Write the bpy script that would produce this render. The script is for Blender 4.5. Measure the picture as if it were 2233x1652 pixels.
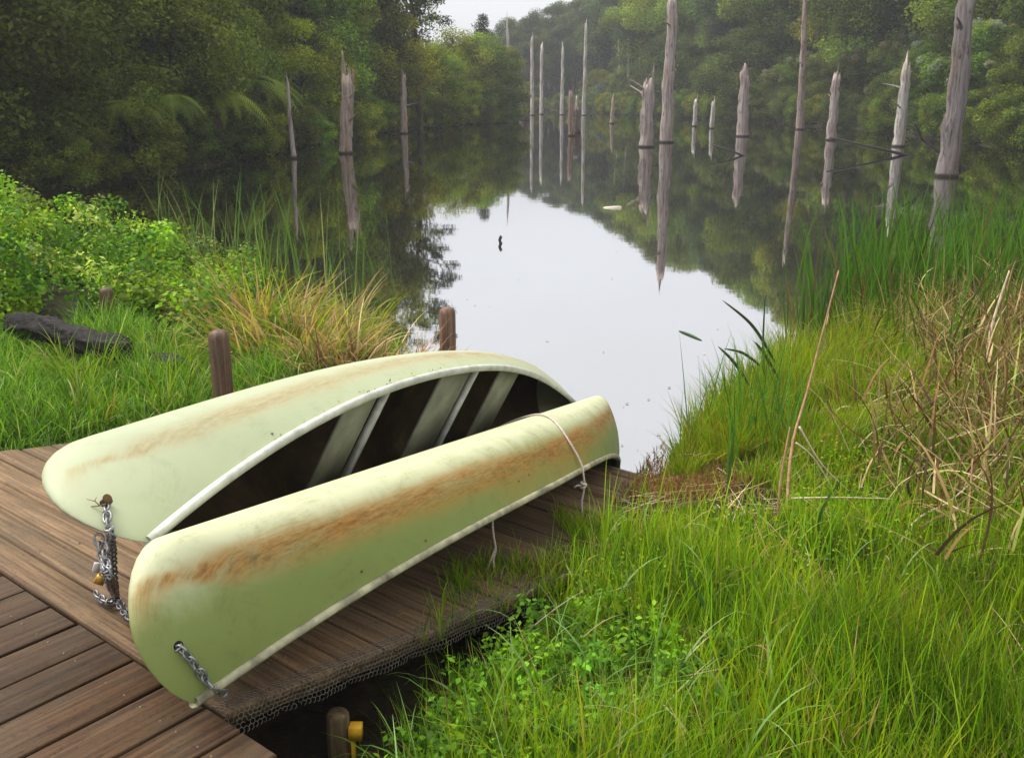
import bpy, math, random
import numpy as np
from mathutils import Vector, Matrix

# ------------------------------------------------------------------ camera, sky, sun, exposure
for o in list(bpy.data.objects):
    bpy.data.objects.remove(o)
SC = bpy.context.scene
COL = SC.collection
F = 2100.0; CX = 1116.0; CY = 826.0          # measured focal length and centre (photo 2232 units wide)
PITCH = math.atan((CY - 205.0) / F)
CAMZ = 2.2
cam_d = bpy.data.cameras.new('camera'); cam = bpy.data.objects.new('camera', cam_d); COL.objects.link(cam)
cam.location = (0, 0, CAMZ); cam.rotation_euler = (math.pi / 2 - PITCH, 0, 0)
cam_d.sensor_width = 36.0; cam_d.lens = 36.0 * F / 2232.0
cam_d.clip_start = 0.05; cam_d.clip_end = 5000
SC.camera = cam

SUN_EL = math.radians(56); SUN_AZ = math.radians(-72)   # azimuth from +Y towards +X
w = bpy.data.worlds.new('World'); SC.world = w; w.use_nodes = True
nt = w.node_tree; nt.nodes.clear()
def N(t, typ, **kw):
    n = t.nodes.new(typ)
    for k, v in kw.items():
        setattr(n, k, v)
    return n
out = N(nt, 'ShaderNodeOutputWorld'); bg = N(nt, 'ShaderNodeBackground')
sky = N(nt, 'ShaderNodeTexSky'); sky.sky_type = 'NISHITA'; sky.sun_disc = False
sky.sun_elevation = SUN_EL; sky.sun_rotation = SUN_AZ
tc = N(nt, 'ShaderNodeTexCoord'); sep = N(nt, 'ShaderNodeSeparateXYZ')
nt.links.new(tc.outputs['Generated'], sep.inputs[0])
ramp = N(nt, 'ShaderNodeValToRGB')           # overcast deck: brighter towards the zenith
ramp.color_ramp.elements[0].position = 0.0; ramp.color_ramp.elements[0].color = (0.36, 0.365, 0.385, 1)
ramp.color_ramp.elements[1].position = 0.55; ramp.color_ramp.elements[1].color = (1.0, 1.0, 1.0, 1)
e = ramp.color_ramp.elements.new(0.13); e.color = (0.74, 0.745, 0.765, 1)
nt.links.new(sep.outputs['Z'], ramp.inputs[0])
cn = N(nt, 'ShaderNodeTexNoise'); cn.inputs['Scale'].default_value = 3.0; cn.inputs['Detail'].default_value = 4
mp = N(nt, 'ShaderNodeMapping'); mp.inputs['Scale'].default_value = (1, 1, 3)
nt.links.new(tc.outputs['Generated'], mp.inputs[0]); nt.links.new(mp.outputs[0], cn.inputs['Vector'])
mr = N(nt, 'ShaderNodeMapRange'); mr.inputs['To Min'].default_value = 7.0; mr.inputs['To Max'].default_value = 8.8
nt.links.new(cn.outputs[0], mr.inputs[0])
vm = N(nt, 'ShaderNodeVectorMath', operation='SCALE')
nt.links.new(ramp.outputs[0], vm.inputs[0]); nt.links.new(mr.outputs[0], vm.inputs['Scale'])
mix = N(nt, 'ShaderNodeMix', data_type='RGBA'); mix.inputs[0].default_value = 0.92
nt.links.new(sky.outputs[0], mix.inputs[6]); nt.links.new(vm.outputs[0], mix.inputs[7])
nt.links.new(mix.outputs[2], bg.inputs[0]); bg.inputs[1].default_value = 0.088
nt.links.new(bg.outputs[0], out.inputs[0])

sl = bpy.data.lights.new('sun', 'SUN'); so = bpy.data.objects.new('sun', sl); COL.objects.link(so)
sl.energy = 2.3; sl.angle = math.radians(28); sl.color = (1, 0.96, 0.88)
sd_ = Vector((math.sin(SUN_AZ) * math.cos(SUN_EL), math.cos(SUN_AZ) * math.cos(SUN_EL), math.sin(SUN_EL)))
so.rotation_euler = (-sd_).to_track_quat('-Z', 'Y').to_euler(); so.location = (0, 0, 60)
SC.view_settings.view_transform = 'Standard'; SC.view_settings.look = 'None'
SC.view_settings.exposure = 1.2; SC.view_settings.gamma = 1.0
SC.view_settings.use_curve_mapping = False
cy_ = SC.cycles
cy_.use_denoising = True
cy_.max_bounces = 6; cy_.diffuse_bounces = 2; cy_.glossy_bounces = 3; cy_.transmission_bounces = 2
cy_.transparent_max_bounces = 4; cy_.volume_bounces = 0; cy_.caustics_reflective = False; cy_.caustics_refractive = False

rng = np.random.default_rng(7)
random.seed(7)
SEEN_LABELS = {}
LANDM = [(0, 'the left picture edge'), (150, 'the charred log'), (490, 'the domed post'), (624, 'the leaning stem'), (755, 'the forked trunk'), (880, 'the slim tan trunk'), (1115, 'the bank point'), (1226, 'the slender far trunks'), (1336, 'the small stump'),
    (1411, 'the hollow trunk'), (1458, 'the tallest trunk'), (1535, 'the paired stumps'), (1621, 'the pointed trunk'), (1750, 'the long brown trunk'), (1818, 'the dark topped trunk'), (1967, 'the pale leaning trunk'), (2085, 'the thick grey trunk')]
def where(px):
    for q, nm in LANDM:
        if abs(px - q) < 22: return 'straight behind ' + nm
    if px < 0: return 'beyond the left picture edge'
    if px > LANDM[-1][0]: return 'right of ' + LANDM[-1][1]
    for (a, na), (b, nb) in zip(LANDM[:-1], LANDM[1:]):
        if a <= px < b: return 'right of ' + na if px - a < b - px else 'left of ' + nb
def uniq(lb, h):
    if lb in SEEN_LABELS:
        q = SEEN_LABELS[lb]; l2 = ('taller ' if h > 1.06 * q else 'lower ') + lb
        if abs(h / q - 1) > .06 and l2 not in SEEN_LABELS and len(l2.split()) <= 16: lb = l2
    SEEN_LABELS[lb] = h; return lb
def colour_word(c):
    r_, g_, b_ = c
    if g_ > .17 and r_ > g_ * .86: return 'yellow green'
    if g_ > .165: return 'lime green'
    if b_ > .024: return 'grey green'
    if g_ < .085: return 'dark green'
    if r_ > g_ * .86: return 'olive'
    return 'mid green'

# ------------------------------------------------------------------ geometry helpers
cT, sT = math.cos(PITCH), math.sin(PITCH)
def ray(x, y):
    a = -(y - CY) / F
    return np.array([(x - CX) / F, cT + a * sT, -sT + a * cT])
def at_z(x, y, z):                       # where the sight line of a photo point meets the level z
    v = ray(x, y); t = (z - CAMZ) / v[2]
    return np.array([0, 0, CAMZ]) + t * v
def at_y(x, y, Y):                       # ... and where it meets the distance Y
    v = ray(x, y); t = Y / v[1]
    return np.array([0, 0, CAMZ]) + t * v
def proj(P):
    d = P - np.array([0, 0, CAMZ]); zc = d[..., 1] * cT - d[..., 2] * sT; yc = d[..., 1] * sT + d[..., 2] * cT
    return np.stack([CX + F * d[..., 0] / zc, CY - F * yc / zc], -1)

WLOC = {}
def wl(o):
    return WLOC.get(o.name, np.zeros(3)) if o is not None else np.zeros(3)
def link(name, data, parent=None, loc=None):
    o = bpy.data.objects.new(name, data); COL.objects.link(o)
    base = np.zeros(3) if loc is None else np.array(loc, float)
    if parent is not None:
        o.parent = parent; o.location = base - wl(parent)
    else:
        o.location = base
    WLOC[o.name] = base
    return o
def mesh_data(name, V, faces, mat=None, smooth=False, col=None, uv=None, midx=None):
    V = np.asarray(V, np.float32).reshape(-1, 3)
    arrs = [np.asarray(f, np.int32) for f in (faces if isinstance(faces, list) else [faces]) if len(f)]
    me = bpy.data.meshes.new(name)
    me.vertices.add(len(V)); me.vertices.foreach_set('co', V.ravel())
    loops = np.concatenate([a.ravel() for a in arrs]); tot = np.concatenate([np.full(len(a), a.shape[1], np.int32) for a in arrs])
    st = np.concatenate([[0], np.cumsum(tot)[:-1]]).astype(np.int32)
    me.loops.add(len(loops)); me.loops.foreach_set('vertex_index', loops)
    me.polygons.add(len(tot)); me.polygons.foreach_set('loop_start', st)
    try: me.polygons.foreach_set('loop_total', tot)
    except Exception: pass
    if smooth: me.polygons.foreach_set('use_smooth', np.ones(len(tot), bool))
    if midx is not None: me.polygons.foreach_set('material_index', midx)
    if col is not None:
        a = me.attributes.new('Col', 'FLOAT_COLOR', 'POINT')
        c = np.ones((len(V), 4), np.float32); c[:, :3] = col; a.data.foreach_set('color', c.ravel())
    if uv is not None:
        u = me.uv_layers.new(name='UVMap'); u.data.foreach_set('uv', np.asarray(uv, np.float32)[loops].ravel())
    for m in (mat if isinstance(mat, list) else [mat] if mat else []):
        me.materials.append(m)
    me.update(calc_edges=True); me.validate()
    return me
def mk(name, V, faces, mat, parent=None, loc=None, **kw):
    base = wl(parent) if (parent is not None and loc is None) else (np.zeros(3) if loc is None else np.array(loc, float))
    V = np.asarray(V, float).reshape(-1, 3) - base
    return link(name, mesh_data(name, V, faces, mat, **kw), parent, base)
def empty(name, loc):
    o = link(name, None, None, loc); o.empty_display_size = 0.1
    return o
def tag(o, label=None, cat=None, group=None, kind=None):
    if label: o['label'] = label
    if cat: o['category'] = cat
    if group: o['group'] = group
    if kind: o['kind'] = kind
    return o
def join(parts):                        # list of (V, [faces])
    Vs, Fs, n = [], {}, 0
    for V, fl in parts:
        V = np.asarray(V, float).reshape(-1, 3)
        for f in fl:
            f = np.asarray(f)
            if len(f): Fs.setdefault(f.shape[1], []).append(f + n)
        Vs.append(V); n += len(V)
    return np.concatenate(Vs), [np.concatenate(x) for x in Fs.values()]
def tube(path, rad, n=8, jit=0.0, cap=True, rs=None):
    P = np.asarray(path, float); k = len(P); R = np.broadcast_to(np.asarray(rad, float), (k,)).copy()
    T = np.gradient(P, axis=0); T /= np.maximum(np.linalg.norm(T, axis=1), 1e-9)[:, None]
    ref = np.array([0, 0, 1.0]) if abs(T[0, 2]) < 0.9 else np.array([1.0, 0, 0])
    A = np.zeros((k, 3)); a = np.cross(T[0], ref); a /= np.linalg.norm(a); A[0] = a
    for i in range(1, k):
        a = a - T[i] * (a @ T[i]); a /= max(np.linalg.norm(a), 1e-9); A[i] = a
    B = np.cross(T, A)
    th = np.linspace(0, 2 * np.pi, n, endpoint=False)
    rr = R[:, None] * np.ones(n)
    if jit:
        r_ = rs or rng
        prof = 1 + jit * r_.standard_normal(n)
        rr = rr * prof * (1 + 0.5 * jit * r_.standard_normal((k, n)))
    V = P[:, None, :] + rr[..., None] * (np.cos(th)[None, :, None] * A[:, None] + np.sin(th)[None, :, None] * B[:, None])
    V = V.reshape(-1, 3)
    i = np.arange(k - 1)[:, None] * n; j = np.arange(n)[None]; j2 = (j + 1) % n
    Q = np.stack([i + j, i + j2, i + n + j2, i + n + j], -1).reshape(-1, 4)
    fl = [Q]
    if cap:
        c0, c1 = len(V), len(V) + 1
        V = np.concatenate([V, P[:1], P[-1:]])
        j = np.arange(n); j2 = (j + 1) % n
        fl.append(np.stack([np.full(n, c0), j2, j], -1)); m = (k - 1) * n
        fl.append(np.stack([np.full(n, c1), m + j, m + j2], -1))
    return V, fl
def box(lo, hi, ch=0.0):
    lo = np.array(lo, float); hi = np.array(hi, float)
    x0, y0, z0 = lo; x1, y1, z1 = hi; c = ch
    V = [(x0, y0, z0), (x1, y0, z0), (x1, y1, z0), (x0, y1, z0), (x0, y0, z1 - c), (x1, y0, z1 - c), (x1, y1, z1 - c), (x0, y1, z1 - c)]
    Q = [(0, 3, 2, 1), (0, 1, 5, 4), (1, 2, 6, 5), (2, 3, 7, 6), (3, 0, 4, 7)]
    if c > 0:
        V += [(x0 + c, y0 + c, z1), (x1 - c, y0 + c, z1), (x1 - c, y1 - c, z1), (x0 + c, y1 - c, z1)]
        Q += [(4, 5, 9, 8), (5, 6, 10, 9), (6, 7, 11, 10), (7, 4, 8, 11), (8, 9, 10, 11)]
    else:
        Q += [(4, 5, 6, 7)]
    return np.array(V, float), [np.array(Q)]
def bezier_pts(P, n):
    P = np.asarray(P, float); t = np.linspace(0, len(P) - 1, n)
    out = np.zeros((n, 3))
    for q, tt in enumerate(t):
        i = min(int(tt), len(P) - 2); f = tt - i
        p0 = P[max(i - 1, 0)]; p1 = P[i]; p2 = P[i + 1]; p3 = P[min(i + 2, len(P) - 1)]
        out[q] = 0.5 * ((2 * p1) + (-p0 + p2) * f + (2 * p0 - 5 * p1 + 4 * p2 - p3) * f * f + (-p0 + 3 * p1 - 3 * p2 + p3) * f ** 3)
    return out

# ------------------------------------------------------------------ materials
def mat(name):
    m = bpy.data.materials.new(name); m.use_nodes = True; t = m.node_tree; t.nodes.clear()
    o = N(t, 'ShaderNodeOutputMaterial'); return m, t, o
def rampnode(t, src, stops):
    r = N(t, 'ShaderNodeValToRGB'); el = r.color_ramp.elements
    while len(el) > 1: el.remove(el[-1])
    el[0].position = stops[0][0]; el[0].color = (*stops[0][1], 1)
    for p, c in stops[1:]:
        x = el.new(p); x.color = (*c, 1)
    t.links.new(src, r.inputs[0]); return r
def noise(t, vec, scale, detail=5, rough=0.55, dist=0.0):
    n = N(t, 'ShaderNodeTexNoise'); n.inputs['Scale'].default_value = scale; n.inputs['Detail'].default_value = detail
    n.inputs['Roughness'].default_value = rough; n.inputs['Distortion'].default_value = dist
    if vec is not None: t.links.new(vec, n.inputs['Vector'])
    return n
def mapping(t, vec, sc=(1, 1, 1), loc=(0, 0, 0)):
    m = N(t, 'ShaderNodeMapping'); m.inputs['Scale'].default_value = sc; m.inputs['Location'].default_value = loc
    t.links.new(vec, m.inputs[0]); return m
def mixc(t, a, b, fac, mode='MIX'):
    m = N(t, 'ShaderNodeMix', data_type='RGBA', blend_type=mode)
    for v, i in ((fac, 0), (a, 6), (b, 7)):
        if hasattr(v, 'links') or hasattr(v, 'is_linked'): t.links.new(v, m.inputs[i])
        elif i == 0: m.inputs[0].default_value = v
        else: m.inputs[i].default_value = (*v, 1)
    return m.outputs[2]
def math_(t, op, a, b=None, clamp=False):
    m = N(t, 'ShaderNodeMath', operation=op, use_clamp=clamp)
    for i, v in enumerate((a, b)):
        if v is None: continue
        if isinstance(v, (int, float)): m.inputs[i].default_value = v
        else: t.links.new(v, m.inputs[i])
    return m.outputs[0]
def principled(t, o, color, rough=0.6, spec=0.4, metal=0.0, bump=None, bstr=0.3, bdist=0.01):
    p = N(t, 'ShaderNodeBsdfPrincipled')
    if isinstance(color, tuple): p.inputs['Base Color'].default_value = (*color, 1)
    else: t.links.new(color, p.inputs['Base Color'])
    if isinstance(rough, (int, float)): p.inputs['Roughness'].default_value = rough
    else: t.links.new(rough, p.inputs['Roughness'])
    p.inputs['Specular IOR Level'].default_value = spec; p.inputs['Metallic'].default_value = metal
    if bump is not None:
        b = N(t, 'ShaderNodeBump'); b.inputs['Strength'].default_value = bstr; b.inputs['Distance'].default_value = bdist
        t.links.new(bump, b.inputs['Height']); t.links.new(b.outputs[0], p.inputs['Normal'])
    if o is not None: t.links.new(p.outputs[0], o.inputs[0])
    return p
def objcoord(t):
    return N(t, 'ShaderNodeTexCoord').outputs['Object']

def leaf_material(name, trans=0.35, spec=0.25, rough=0.5, use_obj=True):
    m, t, o = mat(name)
    a = N(t, 'ShaderNodeAttribute'); a.attribute_name = 'Col'
    c = a.outputs['Color']
    if use_obj:
        oi = N(t, 'ShaderNodeObjectInfo'); c = mixc(t, oi.outputs['Color'], c, 1.0, 'MULTIPLY')
    p = principled(t, None, c, rough, spec)
    tr = N(t, 'ShaderNodeBsdfTranslucent')
    tcol = mixc(t, c, (1.25, 1.2, 0.55), 1.0, 'MULTIPLY'); t.links.new(tcol, tr.inputs[0])
    mx = N(t, 'ShaderNodeMixShader'); mx.inputs[0].default_value = trans
    t.links.new(p.outputs[0], mx.inputs[1]); t.links.new(tr.outputs[0], mx.inputs[2]); t.links.new(mx.outputs[0], o.inputs[0])
    return m
M = {}
M['leaf'] = leaf_material('foliage', 0.42, 0.10, 0.55)
M['blade'] = leaf_material('grass blades', 0.45, 0.12, 0.5, use_obj=False)
M['straw'] = leaf_material('dry straw', 0.15, 0.2, 0.7, use_obj=False)

m, t, o = mat('live bark')
oc = objcoord(t); n1 = noise(t, mapping(t, oc, (6, 6, 1)).outputs[0], 3, 6)
cr = rampnode(t, n1.outputs[0], [(0.3, (0.02, 0.014, 0.009)), (0.55, (0.075, 0.055, 0.038)), (0.75, (0.16, 0.13, 0.10))])
principled(t, o, cr.outputs[0], 0.85, 0.2, bump=n1.outputs[0], bstr=0.6, bdist=0.03); M['bark'] = m

m, t, o = mat('weathered dead wood')
oc = objcoord(t); oi = N(t, 'ShaderNodeObjectInfo')
n1 = noise(t, mapping(t, oc, (9, 9, 0.6)).outputs[0], 1.5, 9, 0.72, 0.5)
n2 = noise(t, mapping(t, oc, (2, 2, 0.5)).outputs[0], 1.3, 3)
c1 = rampnode(t, n1.outputs[0], [(0.30, (0.05, 0.042, 0.038)), (0.40, (0.24, 0.215, 0.205)), (0.55, (0.48, 0.45, 0.44)), (0.8, (0.66, 0.64, 0.63))])
c2 = rampnode(t, n2.outputs[0], [(0.45, (1, 1, 1)), (0.68, (0.72, 0.58, 0.50))])
nk = noise(t, mapping(t, oc, (3.2, 3.2, 1.5)).outputs[0], 1.0, 4, 0.6); kn_ = rampnode(t, nk.outputs[0], [(0.60, (1, 1, 1)), (0.70, (0.22, 0.18, 0.16))])
cc = mixc(t, mixc(t, c1.outputs[0], c2.outputs[0], 0.8, 'MULTIPLY'), oi.outputs['Color'], 1.0, 'MULTIPLY')
cc = mixc(t, cc, kn_.outputs[0], 1.0, 'MULTIPLY')
gz = N(t, 'ShaderNodeNewGeometry'); sz = N(t, 'ShaderNodeSeparateXYZ'); t.links.new(gz.outputs['Position'], sz.inputs[0])
wet = N(t, 'ShaderNodeMapRange'); wet.inputs['From Min'].default_value = -0.03; wet.inputs['From Max'].default_value = 0.045
wn = math_(t, 'ADD', sz.outputs['Z'], math_(t, 'MULTIPLY', n1.outputs[0], -0.14)); t.links.new(wn, wet.inputs[0])
cc = mixc(t, (0.045, 0.034, 0.027), cc, wet.outputs[0])
principled(t, o, cc, 0.85, 0.15, bump=n1.outputs[0], bstr=1.0, bdist=0.09); M['dead'] = m

m, t, o = mat('soil and leaf litter')
oc = objcoord(t); n1 = noise(t, oc, 1.6, 8, 0.65); n2 = noise(t, oc, 14, 5, 0.6)
c1 = rampnode(t, n1.outputs[0], [(0.35, (0.012, 0.009, 0.005)), (0.5, (0.03, 0.022, 0.012)), (0.62, (0.028, 0.036, 0.009)), (0.75, (0.06, 0.042, 0.02))])
c2 = rampnode(t, n2.outputs[0], [(0.35, (0.55, 0.55, 0.55)), (0.7, (1.5, 1.4, 1.2))])
principled(t, o, mixc(t, c1.outputs[0], c2.outputs[0], 1.0, 'MULTIPLY'), 0.9, 0.2, bump=n2.outputs[0], bstr=0.8, bdist=0.04); M['soil'] = m

m, t, o = mat('misty forested hill')
oc = objcoord(t); n1 = noise(t, oc, 0.06, 8, 0.7)
c1 = rampnode(t, n1.outputs[0], [(0.35, (0.015, 0.025, 0.012)), (0.65, (0.06, 0.08, 0.035))])
principled(t, o, c1.outputs[0], 0.95, 0.1, bump=n1.outputs[0], bstr=1.0, bdist=6); M['hill'] = m

m, t, o = mat('still lake water')
oc = objcoord(t)
n1 = noise(t, mapping(t, oc, (0.5, 1.0, 1)).outputs[0], 1.6, 3, 0.5); n2 = noise(t, mapping(t, oc, (0.8, 2.2, 1)).outputs[0], 7, 2, 0.5)
hgt = math_(t, 'ADD', n1.outputs[0], math_(t, 'MULTIPLY', n2.outputs[0], 0.05))
bmp = N(t, 'ShaderNodeBump'); bmp.inputs['Strength'].default_value = 0.012; bmp.inputs['Distance'].default_value = 0.06
t.links.new(hgt, bmp.inputs['Height'])
gl = N(t, 'ShaderNodeBsdfGlossy'); gl.inputs['Roughness'].default_value = 0.022; gl.inputs['Color'].default_value = (0.84, 0.845, 0.86, 1)
t.links.new(bmp.outputs[0], gl.inputs['Normal'])
df = N(t, 'ShaderNodeBsdfDiffuse'); df.inputs[0].default_value = (0.026, 0.023, 0.009, 1)
lw = N(t, 'ShaderNodeLayerWeight'); lw.inputs[0].default_value = 0.5
fr = N(t, 'ShaderNodeMapRange'); fr.inputs['From Min'].default_value = 0.25; fr.inputs['From Max'].default_value = 0.9
fr.inputs['To Min'].default_value = 0.35; fr.inputs['To Max'].default_value = 0.92
t.links.new(lw.outputs['Facing'], fr.inputs[0])
mx = N(t, 'ShaderNodeMixShader'); t.links.new(fr.outputs[0], mx.inputs[0]); t.links.new(df.outputs[0], mx.inputs[1]); t.links.new(gl.outputs[0], mx.inputs[2])
t.links.new(mx.outputs[0], o.inputs[0]); M['water'] = m

def wood(name, stops, gscale=(1.2, 34, 34), knots=True, rough=0.6, spec=0.35, dirt=0.5):
    m, t, o = mat(name)
    oc = objcoord(t); oi = N(t, 'ShaderNodeObjectInfo')
    off = N(t, 'ShaderNodeCombineXYZ'); t.links.new(math_(t, 'MULTIPLY', oi.outputs['Random'], 37.0), off.inputs[0]); t.links.new(math_(t, 'MULTIPLY', oi.outputs['Random'], 11.0), off.inputs[1])
    av = N(t, 'ShaderNodeVectorMath', operation='ADD'); t.links.new(oc, av.inputs[0]); t.links.new(off.outputs[0], av.inputs[1])
    v = av.outputs[0]
    n1 = noise(t, mapping(t, v, gscale).outputs[0], 1.6, 8, 0.62, 0.35)
    n2 = noise(t, v, 3.2, 6, 0.65); n3 = noise(t, v, 60, 3, 0.6); n4 = noise(t, mapping(t, v, (3, 120, 120)).outputs[0], 1.0, 3, 0.6)
    c1 = rampnode(t, n1.outputs[0], stops)
    rv = N(t, 'ShaderNodeMapRange'); rv.inputs['To Min'].default_value = 0.72; rv.inputs['To Max'].default_value = 1.25; t.links.new(oi.outputs['Random'], rv.inputs[0])
    cv = N(t, 'ShaderNodeVectorMath', operation='SCALE'); t.links.new(c1.outputs[0], cv.inputs[0]); t.links.new(rv.outputs[0], cv.inputs['Scale'])
    dm = rampnode(t, n2.outputs[0], [(0.42, (0, 0, 0)), (0.68, (1, 1, 1))])
    c = mixc(t, cv.outputs[0], (0.082, 0.066, 0.042), math_(t, 'MULTIPLY', dm.outputs[0], dirt))
    sp = rampnode(t, n3.outputs[0], [(0.30, (0.45, 0.42, 0.4)), (0.46, (1, 1, 1)), (0.66, (1, 1, 1)), (0.8, (1.5, 1.45, 1.35))])
    c = mixc(t, c, sp.outputs[0], 0.7, 'MULTIPLY')
    h = math_(t, 'ADD', math_(t, 'MULTIPLY', n4.outputs[0], 0.6), n1.outputs[0])
    rr = N(t, 'ShaderNodeMapRange'); rr.inputs['To Min'].default_value = rough - 0.12; rr.inputs['To Max'].default_value = rough + 0.2; t.links.new(n2.outputs[0], rr.inputs[0])
    principled(t, o, c, rr.outputs[0], spec, bump=h, bstr=0.55, bdist=0.004); return m
M['deckwood'] = wood('oiled deck boards', [(0.28, (0.018, 0.009, 0.0045)), (0.45, (0.057, 0.028, 0.013)), (0.6, (0.097, 0.051, 0.024)), (0.78, (0.155, 0.092, 0.048))], dirt=0.42)
M['rampwood'] = wood('weathered ramp boards', [(0.28, (0.04, 0.021, 0.011)), (0.45, (0.116, 0.067, 0.033)), (0.6, (0.185, 0.115, 0.058)), (0.78, (0.295, 0.20, 0.112))], dirt=0.5, rough=0.75)
M['postwood'] = wood('round timber posts', [(0.28, (0.04, 0.02, 0.012)), (0.5, (0.125, 0.068, 0.042)), (0.75, (0.24, 0.16, 0.11))], gscale=(34, 34, 1.2), rough=0.55)
M['greypost'] = wood('mossy stake', [(0.28, (0.03, 0.02, 0.01)), (0.5, (0.085, 0.055, 0.025)), (0.75, (0.16, 0.12, 0.055))], gscale=(34, 34, 1.2), rough=0.8)

m, t, o = mat('charred log')
oc = objcoord(t); n1 = noise(t, mapping(t, oc, (1.5, 22, 22)).outputs[0], 1.5, 7, 0.65, 0.4)
c1 = rampnode(t, n1.outputs[0], [(0.40, (0.004, 0.003, 0.003)), (0.56, (0.013, 0.010, 0.009)), (0.66, (0.05, 0.036, 0.03)), (0.8, (0.16, 0.12, 0.095))])
principled(t, o, c1.outputs[0], 0.75, 0.3, bump=n1.outputs[0], bstr=1.0, bdist=0.02); M['char'] = m

def simple(name, color, rough=0.5, spec=0.4, metal=0.0, ns=30, amp=0.35, bstr=0.2):
    m, t, o = mat(name)
    oc = objcoord(t); n1 = noise(t, oc, ns, 5, 0.6)
    lo = tuple(c * (1 - amp) for c in color); hi = tuple(min(c * (1 + amp), 0.95) for c in color)
    c1 = rampnode(t, n1.outputs[0], [(0.3, lo), (0.7, hi)])
    principled(t, o, c1.outputs[0], rough, spec, metal, bump=n1.outputs[0], bstr=bstr, bdist=0.003); return m
M['chain'] = simple('galvanised chain', (0.26, 0.26, 0.27), 0.45, 0.5, 0.7, 90, 0.5)
M['wire'] = simple('dull galvanised wire', (0.22, 0.19, 0.16), 0.5, 0.4, 0.6, 60, 0.5)
M['rope'] = simple('pale cord', (0.52, 0.44, 0.38), 0.85, 0.2, 0, 140, 0.35, 0.6)
M['dark'] = simple('painted hole dark', (0.008, 0.007, 0.006), 0.8, 0.2)  # black disc colour painted in place of the shade inside each hole
M['rivet'] = simple('tarnished rivet', (0.14, 0.13, 0.07), 0.5, 0.4, 0.4)
M['brass'] = simple('worn brass', (0.55, 0.33, 0.06), 0.4, 0.5, 0.6)
M['whiteplastic'] = simple('scuffed white plastic', (0.6, 0.6, 0.6), 0.45, 0.4)
M['yellow'] = simple('yellow painted plate', (0.62, 0.34, 0.02), 0.5, 0.4, 0, 25, 0.3)
M['drytwig'] = simple('dry brown twig', (0.20, 0.12, 0.06), 0.8, 0.2, 0, 50, 0.4)
M['wetstick'] = simple('wet dark branch', (0.022, 0.017, 0.013), 0.5, 0.4, 0, 20, 0.5)
M['seat'] = simple('dull pale green seat panel', (0.25, 0.255, 0.17), 0.6, 0.3, 0, 5, 0.4)
M['trim'] = simple('pale aluminium edge', (0.48, 0.49, 0.43), 0.5, 0.4, 0.0, 13, 0.3); M['trimN'] = simple('grimy aluminium edge', (0.30, 0.28, 0.18), 0.55, 0.35, 0.0, 14, 0.6)

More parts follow.
